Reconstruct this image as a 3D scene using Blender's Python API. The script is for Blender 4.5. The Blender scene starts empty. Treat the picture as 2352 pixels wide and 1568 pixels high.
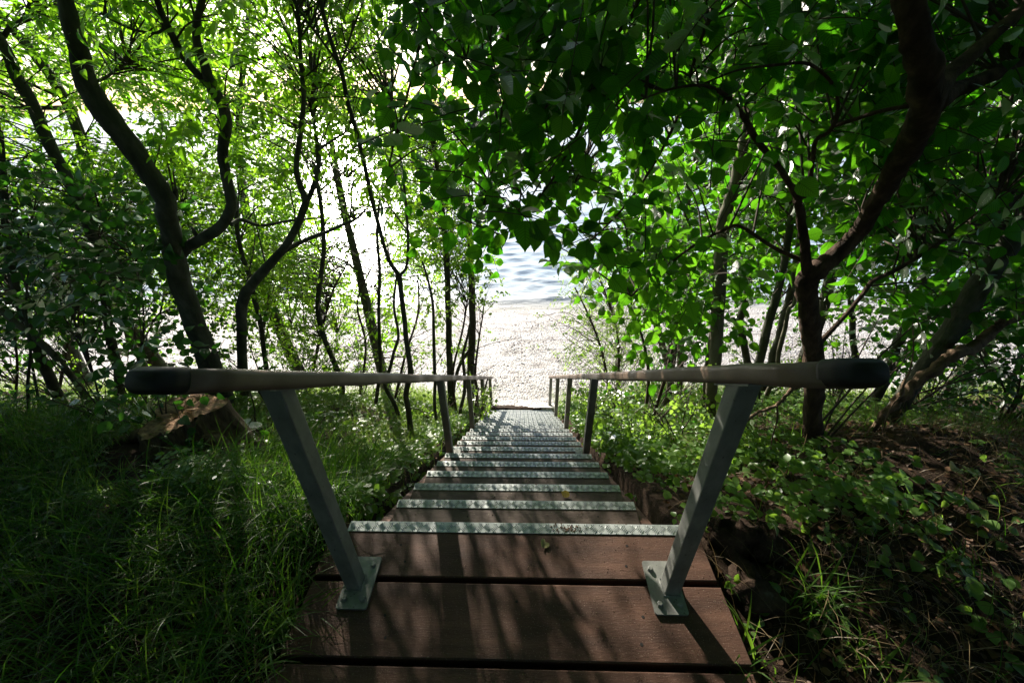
import bpy, math, random
import numpy as np
from mathutils import Vector, Matrix
rng = np.random.default_rng(7)
random.seed(7)
S = bpy.context.scene
COL = S.collection
R = math.radians
# ------------------------------------------------------------------ camera
F = 900.93                       # focal length for a 2352 px wide frame
CAMZ = 1.4879
AX_R = np.array([0.99963519, 0.02304903, -0.01407958])
AX_U = np.array([1.60823e-4, 0.51620117, 0.85646735])
AX_F = np.array([-0.02700864, 0.85615717, -0.51600915])
CAM = np.array([0.0, 0.0, CAMZ])
cd = bpy.data.cameras.new('camera'); cam = bpy.data.objects.new('camera', cd); COL.objects.link(cam)
cd.sensor_width = 36; cd.lens = F/2352*36; cd.clip_start = .02; cd.clip_end = 9000
M = Matrix.Identity(4)
for i in range(3):
    M[i][0] = AX_R[i]; M[i][1] = AX_U[i]; M[i][2] = -AX_F[i]; M[i][3] = CAM[i]
cam.matrix_world = M
S.camera = cam
def ray(px, py): return AX_F + AX_R*(px-1176)/F - AX_U*(py-784)/F
def at_y(px, py, y):
    d = ray(px, py); return CAM + d*(y/d[1])
def depth(p): return float((np.asarray(p)-CAM) @ AX_F)
def proj(P):
    q = np.asarray(P)-CAM; d = q@AX_F
    return 1176+F*(q@AX_R)/d, 784-F*(q@AX_U)/d, d

# ------------------------------------------------------------------ world and sun
SUN_AZ, SUN_EL = R(-24), R(22)
sund = Vector((math.sin(SUN_AZ)*math.cos(SUN_EL), math.cos(SUN_AZ)*math.cos(SUN_EL), math.sin(SUN_EL)))
w = bpy.data.worlds.new("World"); S.world = w; w.use_nodes = True
wn = w.node_tree; bg = wn.nodes['Background']; sk = wn.nodes.new('ShaderNodeTexSky'); sk.sky_type = 'NISHITA'
sk.sun_disc = False; sk.sun_elevation = SUN_EL; sk.sun_rotation = SUN_AZ % (2*math.pi); sk.air_density = 1.0; sk.dust_density = 2.0
tn = wn.nodes.new('ShaderNodeMixRGB'); tn.blend_type = 'MULTIPLY'; tn.inputs[0].default_value = 1; tn.inputs[2].default_value = (.88, .97, 1.2, 1); wn.links.new(sk.outputs[0], tn.inputs[1]); wn.links.new(tn.outputs[0], bg.inputs[0]); bg.inputs[1].default_value = .06
ld = bpy.data.lights.new('sun', 'SUN'); ld.energy = 5; ld.angle = R(.55); ld.color = (1, .92, .80)
lo = bpy.data.objects.new('sun', ld); COL.objects.link(lo); lo.rotation_euler = (-sund).to_track_quat('-Z', 'Y').to_euler()
S.view_settings.view_transform = 'Standard'; S.view_settings.look = 'None'
S.view_settings.exposure = 1.5; S.view_settings.gamma = 1
S.render.engine = 'CYCLES'
S.cycles.use_denoising = True
S.cycles.max_bounces = 10; S.cycles.diffuse_bounces = 5; S.cycles.glossy_bounces = 3; S.cycles.transmission_bounces = 4
S.cycles.sample_clamp_indirect = 6.0

# ------------------------------------------------------------------ materials
def mat(name):
    m = bpy.data.materials.new(name); m.use_nodes = True; nt = m.node_tree
    for n in list(nt.nodes): nt.nodes.remove(n)
    out = nt.nodes.new('ShaderNodeOutputMaterial')
    def N(t, **kw):
        n = nt.nodes.new('ShaderNode'+t)
        for k, v in kw.items():
            if k in n.inputs: n.inputs[k].default_value = v
            else: setattr(n, k, v)
        return n
    def Lk(a, b): nt.links.new(a, b)
    return m, N, Lk, out
def ramp(N, stops):
    r = N('ValToRGB'); e = r.color_ramp.elements
    while len(e) < len(stops): e.new(.5)
    for k, (p, c) in enumerate(stops):
        e[k].position = p; e[k].color = (*c, 1)
    return r
def surf_mat(name, stops, scale=8, stretch=(1, 1, 1), rough=.7, bump=.3, bump_scale=None, metallic=0, detail=8, spec=.3, speck=None, bdist=.01, rough2=None):
    m, N, Lk, out = mat(name)
    tc = N('TexCoord'); mp = N('Mapping'); mp.inputs['Scale'].default_value = stretch
    Lk(tc.outputs['Object'], mp.inputs[0])
    n1 = N('TexNoise', Scale=scale, Detail=detail, Roughness=.62); Lk(mp.outputs[0], n1.inputs['Vector'])
    r = ramp(N, stops); Lk(n1.outputs[0], r.inputs[0]); colr = r.outputs[0]
    p = N('BsdfPrincipled'); p.inputs['Metallic'].default_value = metallic; p.inputs['Roughness'].default_value = rough
    p.inputs['Specular IOR Level'].default_value = spec
    if speck:
        sc, thr, c = speck
        v = N('TexNoise', Scale=sc, Detail=3, Roughness=.6); Lk(tc.outputs['Object'], v.inputs['Vector'])
        g = ramp(N, [(thr, (0, 0, 0)), (min(1, thr+.06), (1, 1, 1))]); Lk(v.outputs[0], g.inputs[0])
        mx = N('MixRGB'); Lk(g.outputs[0], mx.inputs[0]); Lk(colr, mx.inputs[1]); mx.inputs[2].default_value = (*c, 1); colr = mx.outputs[0]
    Lk(colr, p.inputs['Base Color'])
    if rough2:
        n3 = N('TexNoise', Scale=scale*.6, Detail=4); Lk(tc.outputs['Object'], n3.inputs['Vector'])
        g3 = ramp(N, [(.3, (rough,)*3), (.7, (rough2,)*3)]); Lk(n3.outputs[0], g3.inputs[0]); Lk(g3.outputs[0], p.inputs['Roughness'])
    if bump:
        n2 = N('TexNoise', Scale=bump_scale or scale*3, Detail=8, Roughness=.7); Lk(mp.outputs[0], n2.inputs['Vector'])
        b = N('Bump', Strength=bump, Distance=bdist); Lk(n2.outputs[0], b.inputs['Height']); Lk(b.outputs[0], p.inputs['Normal'])
    Lk(p.outputs[0], out.inputs[0])
    return m
def leaf_mat(name, d0, d1, t0, t1, gloss=.35, rough=.38, veins=False, tmix=.5):
    m, N, Lk, out = mat(name)
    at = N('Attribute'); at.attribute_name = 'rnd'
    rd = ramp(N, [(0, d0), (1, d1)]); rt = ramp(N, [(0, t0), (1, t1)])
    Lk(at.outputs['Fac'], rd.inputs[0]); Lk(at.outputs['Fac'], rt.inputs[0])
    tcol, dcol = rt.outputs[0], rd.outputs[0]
    nrm = None
    if veins:
        uv = N('UVMap'); sp = N('SeparateXYZ'); Lk(uv.outputs[0], sp.inputs[0])
        def ma(op, a, b=None, c=None):
            n = N('Math', operation=op)
            for k, v in enumerate((a, b, c)):
                if v is None: continue
                if isinstance(v, (int, float)): n.inputs[k].default_value = v
                else: Lk(v, n.inputs[k])
            return n.outputs[0]
        au = ma('ABSOLUTE', sp.outputs[0])
        ph = ma('MULTIPLY', ma('SUBTRACT', sp.outputs[1], ma('MULTIPLY', au, .3)), 11)
        sv = ma('POWER', ma('ABSOLUTE', ma('SINE', ma('MULTIPLY', ph, math.pi))), .55)
        mid = ma('MINIMUM', ma('MULTIPLY', au, 14), 1)
        vv = ma('MINIMUM', sv, mid)
        f = ma('ADD', ma('MULTIPLY', vv, .62), .38)
        mx = N('MixRGB', blend_type='MULTIPLY'); mx.inputs[0].default_value = 1; Lk(tcol, mx.inputs[1]); Lk(f, mx.inputs[2]); tcol = mx.outputs[0]
        b = N('Bump', Strength=.6, Distance=.004); Lk(vv, b.inputs['Height']); nrm = b.outputs[0]
    df = N('BsdfDiffuse'); Lk(dcol, df.inputs[0])
    tr = N('BsdfTranslucent'); Lk(tcol, tr.inputs[0])
    mx = N('MixShader'); mx.inputs[0].default_value = tmix; Lk(df.outputs[0], mx.inputs[1]); Lk(tr.outputs[0], mx.inputs[2])
    gl = N('BsdfGlossy', Roughness=rough); gl.inputs[0].default_value = (1, 1, 1, 1)
    fr = N('Fresnel', IOR=1.42); fm = N('Math', operation='MULTIPLY'); Lk(fr.outputs[0], fm.inputs[0]); fm.inputs[1].default_value = gloss
    m2 = N('MixShader'); Lk(fm.outputs[0], m2.inputs[0]); Lk(mx.outputs[0], m2.inputs[1]); Lk(gl.outputs[0], m2.inputs[2])
    if nrm:
        Lk(nrm, df.inputs['Normal']); Lk(nrm, gl.inputs['Normal'])
    Lk(m2.outputs[0], out.inputs[0])
    return m
MT = {}
MT['wood'] = surf_mat('dark_hardwood', [(.2, (.02, .009, .005)), (.5, (.056, .025, .014)), (.8, (.115, .056, .034))], 5, (.6, 3.2, 3.2), .62, .4, 60, speck=(230, .61, (.15, .105, .08)), bdist=.004, rough2=.8)
MT['tread'] = surf_mat('worn_tread_wood', [(.2, (.045, .03, .022)), (.5, (.085, .06, .046)), (.8, (.15, .115, .09))], 6, (.8, 3, 3), .7, .4, 40, speck=(90, .66, (.2, .17, .13)), bdist=.004)
MT['rail'] = surf_mat('rail_wood', [(.25, (.06, .037, .025)), (.55, (.125, .082, .056)), (.8, (.21, .15, .11))], 7, (9, .7, .7), .3, .25, 25, bdist=.003, rough2=.6)
MT['cap'] = surf_mat('black_rubber', [(.3, (.006, .006, .006)), (.7, (.014, .014, .013))], 20, rough=.6, bump=.15, bdist=.002)
MT['galv'] = surf_mat('galvanised_steel', [(.3, (.125, .13, .12)), (.5, (.19, .195, .18)), (.75, (.28, .283, .26))], 16, (1, 1, .5), .5, .08, 60, metallic=.45, speck=(70, .66, (.07, .06, .04)), bdist=.002, rough2=.68)
MT['alu'] = surf_mat('checker_aluminium', [(.3, (.30, .33, .32)), (.6, (.45, .475, .465)), (.8, (.56, .57, .555))], 30, rough=.34, bump=.05, metallic=.4, bdist=.001, speck=(40, .68, (.12, .10, .08)), rough2=.55)
MT['hole'] = surf_mat('drilled_hole', [(.4, (.004, .003, .003)), (.6, (.008, .006, .005))], 20, bump=0)
MT['soil'] = surf_mat('forest_soil', [(.3, (.012, .008, .0055)), (.5, (.032, .021, .014)), (.72, (.07, .047, .032))], 6, rough=.95, bump=.9, bump_scale=40, bdist=.03, spec=.1)
MT['ashbark'] = surf_mat('smooth_grey_bark', [(.3, (.035, .035, .028)), (.5, (.07, .072, .056)), (.72, (.13, .13, .105))], 6, (2, 2, .9), .85, .8, 26, bdist=.012, spec=.15, speck=(26, .64, (.05, .062, .03)))
MT['palebark'] = surf_mat('pale_grey_bark', [(.3, (.07, .065, .05)), (.5, (.13, .12, .09)), (.72, (.2, .185, .15))], 5, (2, 2, .7), .85, .45, 30, bdist=.008, spec=.15, speck=(20, .62, (.07, .085, .04)))
MT['elmbark'] = surf_mat('rough_brown_bark', [(.3, (.022, .014, .010)), (.5, (.06, .038, .026)), (.72, (.13, .085, .06))], 12, (1.6, 1.6, .8), .9, 1.0, 24, bdist=.02, spec=.15)
MT['twig'] = surf_mat('twig_bark', [(.3, (.028, .02, .014)), (.7, (.075, .055, .04))], 15, rough=.85, bump=.3)
MT['deadwood'] = surf_mat('dead_wood', [(.3, (.05, .03, .02)), (.5, (.13, .085, .055)), (.75, (.24, .165, .11))], 10, (3, 3, .8), .85, .9, 25, bdist=.015, spec=.15)
MT['rot'] = surf_mat('rotten_wood', [(.3, (.012, .008, .006)), (.5, (.04, .026, .018)), (.66, (.08, .055, .04)), (.8, (.16, .16, .14))], 9, rough=.95, bump=1, bump_scale=30, bdist=.03, spec=.1)
MT['elm'] = leaf_mat('broad_leaf', (.010, .034, .008), (.03, .075, .014), (.07, .34, .006), (.22, .56, .02), veins=True, gloss=.3, tmix=.55)
MT['ash'] = leaf_mat('ash_leaf', (.025, .07, .014), (.05, .115, .025), (.19, .54, .012), (.40, .72, .03), gloss=.25, tmix=.6)
MT['haw'] = leaf_mat('hawthorn_leaf', (.02, .055, .012), (.05, .10, .02), (.18, .44, .015), (.38, .62, .05), gloss=.25, tmix=.5)
MT['willow'] = leaf_mat('willow_leaf', (.05, .1, .02), (.09, .15, .04), (.25, .45, .04), (.42, .62, .12), gloss=.3, tmix=.55)
MT['dark'] = leaf_mat('shrub_leaf', (.010, .034, .009), (.024, .07, .015), (.06, .26, .012), (.13, .4, .03), gloss=.75, rough=.3, veins=True, tmix=.45)
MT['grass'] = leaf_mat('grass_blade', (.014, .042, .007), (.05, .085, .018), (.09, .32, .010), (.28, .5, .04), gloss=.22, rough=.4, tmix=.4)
MT['dry'] = leaf_mat('dry_straw', (.10, .07, .035), (.24, .18, .10), (.12, .08, .03), (.25, .18, .08), gloss=.4, rough=.45, tmix=.3)
MT['litter'] = leaf_mat('leaf_litter', (.03, .016, .009), (.13, .075, .042), (.04, .02, .01), (.14, .075, .03), gloss=.25, rough=.5, tmix=.25)
MT['yellow'] = leaf_mat('yellow_leaf', (.34, .24, .04), (.40, .33, .09), (.5, .34, .04), (.5, .4, .08), gloss=.3, tmix=.3, veins=True)
MT['paleleaf'] = leaf_mat('pale_dead_leaf', (.3, .29, .12), (.36, .34, .16), (.4, .38, .14), (.4, .38, .14), gloss=.3, tmix=.3, veins=True)
MT['slopegrass'] = leaf_mat('sun_tinted_slope_grass', (.05, .10, .02), (.12, .16, .05), (.2, .42, .03), (.42, .6, .1), gloss=.25, rough=.4, tmix=.42)  # dry-ish yellow-green grass, its colour also brightened to stand in for sunlight
MT['herb'] = leaf_mat('herb_leaf', (.045, .10, .022), (.11, .19, .05), (.2, .46, .02), (.38, .62, .07), gloss=.45, rough=.36, tmix=.42)
MT['weed'] = surf_mat('dried_seaweed', [(.3, (.06, .045, .04)), (.7, (.15, .11, .095))], 20, rough=.8)
MT['stone'] = None

# ------------------------------------------------------------------ mesh helpers
class MB:
    def __init__(s): s.v = []; s.f = []; s.n = 0; s.mi = []
    def add(s, v, f, mi=0):
        v = np.asarray(v, float).reshape(-1, 3)
        s.v.append(v); s.f += [tuple(i+s.n for i in q) for q in f]; s.mi += [mi]*len(f); s.n += len(v)
    def box(s, lo, hi, bev=.0, mi=0):
        (x0, y0, z0), (x1, y1, z1) = lo, hi
        if bev <= 0:
            v = [(x0,y0,z0),(x1,y0,z0),(x1,y1,z0),(x0,y1,z0),(x0,y0,z1),(x1,y0,z1),(x1,y1,z1),(x0,y1,z1)]
            s.add(v, [(0,3,2,1),(4,5,6,7),(0,1,5,4),(1,2,6,5),(2,3,7,6),(3,0,4,7)], mi); return
        b = bev; ring = []
        # rings bottom to top, chamfered
        def rc(i, z): return [(x0+i,y0+i+0,z),(x1-i,y0+i,z),(x1-i,y1-i,z),(x0+i,y1-i,z)]
        v = rc(b, z0)+rc(0, z0+b)+rc(0, z1-b)+rc(b, z1)
        f = [(3,2,1,0),(12,13,14,15)]
        for k in range(3):
            for j in range(4):
                a = 4*k+j; c = 4*k+(j+1) % 4; f.append((a, c, c+4, a+4))
        s.add(v, f, mi)
    def tube(s, pts, rad, sides=8, cap=True, wob=0, mi=0):
        P = np.asarray(pts, float); rad = np.asarray(rad, float); n = len(P)
        T = np.gradient(P, axis=0); T /= np.linalg.norm(T, axis=1)[:, None]+1e-12
        a = np.array([0, 0, 1.]) if abs(T[0][2]) < .9 else np.array([1., 0, 0])
        u = np.cross(T[0], a); u /= np.linalg.norm(u); U = []
        for k in range(n):
            u = u-T[k]*(u@T[k]); u /= np.linalg.norm(u)+1e-12; U.append(u)
        U = np.array(U); W = np.cross(T, U)
        th = np.linspace(0, 2*np.pi, sides, endpoint=False)
        rr = rad[:, None]*np.ones(sides)
        if wob: 
            base = rng.uniform(-1, 1, (n, sides)); base = (base+np.roll(base, 1, 1)+np.roll(base, 1, 0))/3
            rr = rr*(1+wob*base)
        V = P[:, None]+rr[..., None]*(np.cos(th)[None, :, None]*U[:, None]+np.sin(th)[None, :, None]*W[:, None])
        f = []
        for k in range(n-1):
            for j in range(sides):
                a0 = k*sides+j; a1 = k*sides+(j+1) % sides; f.append((a0, a1, a1+sides, a0+sides))
        if cap: f += [tuple(range(sides-1, -1, -1)), tuple(range((n-1)*sides, n*sides))]
        s.add(V.reshape(-1, 3), f, mi)
    def build(s, name, m, parent=None, smooth=True, loc=None):
        me = bpy.data.meshes.new(name)
        V = np.concatenate(s.v) if s.v else np.zeros((0, 3))
        if loc is None and parent is not None: loc = np.array(parent.matrix_basis.translation) if parent.parent is None else np.array(parent.matrix_basis.translation)+np.array(parent.parent.matrix_basis.translation)
        off = np.zeros(3) if loc is None else np.asarray(loc, float)
        me.from_pydata((V-off).tolist(), [], s.f)
        ms = m if isinstance(m, list) else [m]
        for q in ms: me.materials.append(q)
        if len(ms) > 1: me.polygons.foreach_set('material_index', np.array(s.mi, np.int32))
        me.polygons.foreach_set('use_smooth', [smooth]*len(me.polygons)); me.update()
        o = bpy.data.objects.new(name, me); COL.objects.link(o)
        if parent is not None: o.parent = parent
        else: o.location = off
        return o
def tag(o, label=None, cat=None, group=None, kind=None):
    for k, v in (('label', label), ('category', cat), ('group', group), ('kind', kind)):
        if v: o[k] = v
    return o
def empty(name, loc, label, cat, group=None):
    o = bpy.data.objects.new(name, None); COL.objects.link(o); o.location = loc; o.empty_display_size = .1
    return tag(o, label, cat, group)
def catmull(P, sub=5):
    P = np.asarray(P, float); n = len(P)
    if n < 3: return np.array([P[0]+(P[-1]-P[0])*t for t in np.linspace(0, 1, sub+1)])
    Q = np.vstack([2*P[0]-P[1], P, 2*P[-1]-P[-2]]); out = []
    for k in range(1, n):
        p0, p1, p2, p3 = Q[k-1], Q[k], Q[k+1], Q[k+2]
        for t in np.linspace(0, 1, sub, endpoint=False):
            out.append(.5*((2*p1)+(-p0+p2)*t+(2*p0-5*p1+4*p2-p3)*t*t+(-p0+3*p1-3*p2+p3)*t**3))
    out.append(P[-1]); return np.array(out)
# leaves: quads built in bulk --------------------------------------------------
def tmpl(rows, fold=.12, bend=.18, teeth=0, mid=True):
    """rows: (t, halfwidth) in leaf lengths -> verts, quads, uv"""
    v, uv, f = [], [], []
    for k, (t, hw) in enumerate(rows):
        e = hw*(1+(teeth if k % 2 else -teeth)); z = -bend*t*t
        row = [(-e, t, z+fold*e), (0, t, z), (e, t, z+fold*e)] if mid else [(-e, t, z), (e, t, z)]
        v += row; uv += [(p[0]/max(hw, .05) if abs(p[0]) > 0 else 0, t) for p in row]
    c = 3 if mid else 2
    for k in range(len(rows)-1):
        for j in range(c-1):
            a = k*c+j; f.append((a, a+1, a+1+c, a+c))
    return np.array(v, float), np.array(f, np.int64), np.array(uv, float)
T_BROAD = tmpl([(0, .02), (.06, .17), (.14, .30), (.24, .36), (.34, .42), (.45, .42), (.56, .42), (.67, .34), (.77, .28), (.87, .15), (.93, .08), (1.02, .005)], .22, .22, .05)
T_BROADLO = tmpl([(0, .03), (.12, .28), (.35, .42), (.6, .38), (.82, .2), (1.0, .01)], .2, .2, .03)
T_LAN = tmpl([(0, .02), (.22, .15), (.5, .19), (.78, .11), (1, .005)], .25, .25)
T_LANLO = tmpl([(0, .02), (.3, .17), (.65, .15), (1, .005)], 0, .15, mid=False)
T_SM = tmpl([(0, .05), (.45, .36), (.8, .22), (1, .02)], 0, .1, mid=False)
T_WIL = tmpl([(0, .02), (.35, .11), (.7, .09), (1, .005)], 0, .2, mid=False)
T_BLADE = tmpl([(0, .5), (.25, .46), (.5, .4), (.75, .28), (1, .03)], 0, 0, mid=False)
def nrmz(a): return a/(np.linalg.norm(a, axis=-1, keepdims=True)+1e-12)
class Leaves:
    def __init__(s): s.p = []; s.a = []; s.n = []; s.l = []; s.r = []
    def add(s, p, a, n, l, r): s.p.append(p); s.a.append(a); s.n.append(n); s.l.append(l); s.r.append(r)
    def count(s): return len(s.l)
    def build(s, name, T, m, parent=None, wscale=1.0):
        P = np.array(s.p); A = nrmz(np.array(s.a)); Nn = np.array(s.n); Nn = nrmz(Nn-A*(Nn*A).sum(1, keepdims=True)); X = np.cross(A, Nn)
        L = np.array(s.l)[:, None, None]; tv, tf, tuv = T; k = len(tv); n = len(P)
        bz = rng.uniform(0, 2.6, n)[:, None, None]   # each leaf curls by its own amount
        V = P[:, None]+L*(tv[None, :, 0:1]*wscale*X[:, None]+tv[None, :, 1:2]*A[:, None]+bz*tv[None, :, 2:3]*Nn[:, None])
        Fc = (tf[None]+(np.arange(n)*k)[:, None, None]).reshape(-1, 4)
        return quads(name, V.reshape(-1, 3), Fc, m, parent, np.repeat(np.array(s.r), k), np.tile(tuv, (n, 1)))
def quads(name, V, Fc, m, parent=None, rnd=None, uv=None, smooth=True):
    off = np.zeros(3)
    if parent is not None:
        off = np.array(parent.location)
        if parent.parent is not None: off = off+np.array(parent.parent.location)
    V = V-off
    me = bpy.data.meshes.new(name); me.vertices.add(len(V)); me.vertices.foreach_set('co', V.astype(np.float32).ravel())
    nf = len(Fc); me.loops.add(nf*4); me.polygons.add(nf)
    me.loops.foreach_set('vertex_index', Fc.astype(np.int32).ravel())
    me.polygons.foreach_set('loop_start', np.arange(nf, dtype=np.int32)*4)
    try: me.polygons.foreach_set('loop_total', np.full(nf, 4, np.int32))
    except Exception: pass
    if rnd is not None:
        at = me.attributes.new('rnd', 'FLOAT', 'POINT'); at.data.foreach_set('value', np.clip(rnd, 0, 1).astype(np.float32))
    if uv is not None:
        ul = me.uv_layers.new(name='UVMap'); ul.data.foreach_set('uv', uv[Fc.ravel()].astype(np.float32).ravel())
    me.materials.append(m); me.update(calc_edges=True); me.validate()
    me.polygons.foreach_set('use_smooth', [smooth]*len(me.polygons))
    o = bpy.data.objects.new(name, me); COL.objects.link(o)
    if parent is not None: o.parent = parent
    return o

# ------------------------------------------------------------------ terrain
Y0, RUN, RISE = 1.003, .24, .1763
SLOPE = RISE/RUN
def smoothmax(a, b, k): 
    h = np.clip(.5+.5*(a-b)/k, 0, 1); return b*(1-h)+a*h+k*h*(1-h)
def vnoise(x, y, s, seed):
    q = np.random.default_rng(seed); o = np.zeros_like(x)
    for k in range(7):
        a = q.uniform(0, 2*np.pi); f = s*q.uniform(.6, 1.9); ph = q.uniform(0, 7); o = o+np.sin((x*np.cos(a)+y*np.sin(a))*f+ph)
    return o/4
def beachz(y): return -3.62-.1*(y-6.2)
def hgt(x, y):
    x = np.asarray(x, float); y = np.asarray(y, float)
    ax_ = np.abs(x+.04)
    e = np.clip((ax_-.85)/1.6, 0, 1); e = e*e*(3-2*e)
    ye = 1.02+.38*e+.12*vnoise(x, y*.3, 1.3, 3)*e
    t = y-ye
    z = np.where(t > 0, -SLOPE*(np.sqrt(t*t+.04)-.2)*.98, 0)
    z = z-.06+.05*vnoise(x, y, 2.2, 5)*(.3+e)+.02*vnoise(x, y, 7, 8)
    z = z+.02*np.clip(-y, 0, 5)
    under = np.clip((.70-ax_)/.07, 0, 1); under = under*under*(3-2*under); z = z-.10*np.clip(t, 0, 1)
    z = np.where((y < 1.05), np.minimum(z, -.17+1.6*np.clip(ax_-.70, 0, 1)), z)
    b = beachz(y)+.015*vnoise(x, y, 1.5, 11)
    z = smoothmax(z, b, .25); zs = -SLOPE*(y-Y0)-.34
    return np.where((y > Y0-.15) & (y < 5.6), z*(1-under)+np.minimum(z, zs)*under, z)
def hit(px, py):
    d = ray(px, py); t = np.linspace(.5, 16, 1200); P = CAM+d*t[:, None]
    g = hgt(P[:, 0], P[:, 1]); k = np.argmax(P[:, 2] < g)
    return P[k] if P[k][2] < g[k] else P[-1]
xs = np.concatenate([np.linspace(-40, -9, 40)[:-1], np.linspace(-9, 9, 361), np.linspace(9, 40, 40)[1:]])
ys = np.concatenate([np.linspace(-25, -1, 30)[:-1], np.linspace(-1, 13.5, 291)])
X, Yg = np.meshgrid(xs, ys); Z = hgt(X, Yg)+.008*vnoise(X, Yg, 23, 21)*(Yg < 6)
VV = np.stack([X, Yg, Z], -1).reshape(-1, 3); nx_ = len(xs); ny_ = len(ys)
ii, jj = np.meshgrid(np.arange(ny_-1), np.arange(nx_-1), indexing='ij')
FF = np.stack([ii*nx_+jj, ii*nx_+jj+1, (ii+1)*nx_+jj+1, (ii+1)*nx_+jj], -1).reshape(-1, 4)
cen = VV[FF].mean(1); isb = cen[:, 1] > 5.62+.25*np.clip(np.abs(cen[:, 0])-.7, 0, 1.2)+.25*vnoise(cen[:, 0], cen[:, 1], 2.0, 9)
def sub(Fs):
    u, inv = np.unique(Fs.ravel(), return_inverse=True); return VV[u], inv.reshape(-1, 4)
v_, f_ = sub(FF[~isb]); tag(quads('ground', v_, f_, MT['soil']), kind='structure')
def beach_mat():
    m, N, Lk, out = mat('pebble_beach')
    tc = N('TexCoord')
    v1 = N('TexVoronoi', Scale=26); Lk(tc.outputs['Object'], v1.inputs['Vector'])
    n1 = N('TexNoise', Scale=3.5, Detail=9, Roughness=.7); mp = N('Mapping'); mp.inputs['Scale'].default_value = (.45, 1.6, 1); Lk(tc.outputs['Object'], mp.inputs[0]); Lk(mp.outputs[0], n1.inputs['Vector'])
    r1 = ramp(N, [(.0, (.30, .29, .28)), (.5, (.46, .45, .435)), (1, (.62, .61, .60))]); Lk(v1.outputs['Color'], r1.inputs[0])
    r2 = ramp(N, [(.36, (.40, .37, .35)), (.5, (.9, .88, .86)), (.62, (1, 1, 1))]); Lk(n1.outputs[0], r2.inputs[0])
    mx = N('MixRGB', blend_type='MULTIPLY'); mx.inputs[0].default_value = 1; Lk(r1.outputs[0], mx.inputs[1]); Lk(r2.outputs[0], mx.inputs[2])
    p = N('BsdfPrincipled', Roughness=.62); Lk(mx.outputs[0], p.inputs['Base Color'])
    b = N('Bump', Strength=1, Distance=.03); Lk(v1.outputs['Distance'], b.inputs['Height'])
    b2 = N('Bump', Strength=.6, Distance=.08); Lk(n1.outputs[0], b2.inputs['Height']); Lk(b.outputs[0], b2.inputs['Normal']); Lk(b2.outputs[0], p.inputs['Normal'])
    Lk(p.outputs[0], out.inputs[0]); return m
MT['beach'] = beach_mat()
v_, f_ = sub(FF[isb]); tag(quads('beach', v_, f_, MT['beach']), kind='structure')
# sea -------------------------------------------------------------------------
WZ = -4.13
def sea():
    yy = np.concatenate([np.linspace(10.9, 24, 200)[:-1], np.geomspace(24, 6000, 160)]); s = np.linspace(-1.7, 1.7, 420)
    Yy = np.repeat(yy[:, None], len(s), 1); Xx = s[None]*(yy[:, None]+8)
    dx = (yy+8)*3.4/420; att = np.clip(1.5-dx/.35, .0, 1)[:, None]; att2 = np.clip(1.5-dx/1.0, 0, 1)[:, None]
    q = np.random.default_rng(4); z = np.zeros_like(Xx)
    for k in range(16):
        a = R(90)+q.normal(0, .5); lam = q.uniform(.4, .9); amp = .008*lam
        z += amp*np.sin((Xx*np.cos(a)+Yy*np.sin(a))*2*np.pi/lam+q.uniform(0, 7))*att
    for k in range(8):
        a = R(90)+q.normal(0, .28); lam = q.uniform(1.0, 2.4); amp = .005*lam
        z += amp*np.sin((Xx*np.cos(a)+Yy*np.sin(a))*2*np.pi/lam+q.uniform(0, 7))*att2
    shore = np.clip((Yy-11.2)/2.2, .12, 1); z = z*shore
    z += .07*np.exp(-((Yy-12.0-.25*np.sin(Xx*.5))/.16)**2)*np.clip(.5+.6*np.sin(Xx*.9+.6), 0, 1)
    V = np.stack([Xx, Yy, WZ+z], -1).reshape(-1, 3); a, b = Xx.shape
    i2, j2 = np.meshgrid(np.arange(a-1), np.arange(b-1), indexing='ij')
    Fq = np.stack([i2*b+j2, i2*b+j2+1, (i2+1)*b+j2+1, (i2+1)*b+j2], -1).reshape(-1, 4)
    m, N, Lk, out = mat('sea_water')
    tc = N('TexCoord'); mp = N('Mapping'); mp.inputs['Scale'].default_value = (.45, 1.5, 1); Lk(tc.outputs['Object'], mp.inputs[0])
    n = N('TexNoise', Scale=2.2, Detail=6, Roughness=.58); Lk(mp.outputs[0], n.inputs['Vector'])
    bb = N('Bump', Strength=.55, Distance=.13); Lk(n.outputs[0], bb.inputs['Height'])
    sx = N('SeparateXYZ'); Lk(tc.outputs['Object'], sx.inputs[0])
    mr = N('MapRange'); mr.inputs['From Min'].default_value = 11.3; mr.inputs['From Max'].default_value = 14.5; Lk(sx.outputs[1], mr.inputs[0])
    r = ramp(N, [(0, (.46, .44, .38)), (.35, (.46, .52, .54)), (1, (.42, .51, .56))]); Lk(mr.outputs[0], r.inputs[0])
    p = N('BsdfPrincipled', Roughness=.28, IOR=1.33); Lk(r.outputs[0], p.inputs['Base Color']); Lk(bb.outputs[0], p.inputs['Normal']); Lk(p.outputs[0], out.inputs[0])
    tag(quads('sea', V, Fq, m), kind='structure')
sea()

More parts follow.
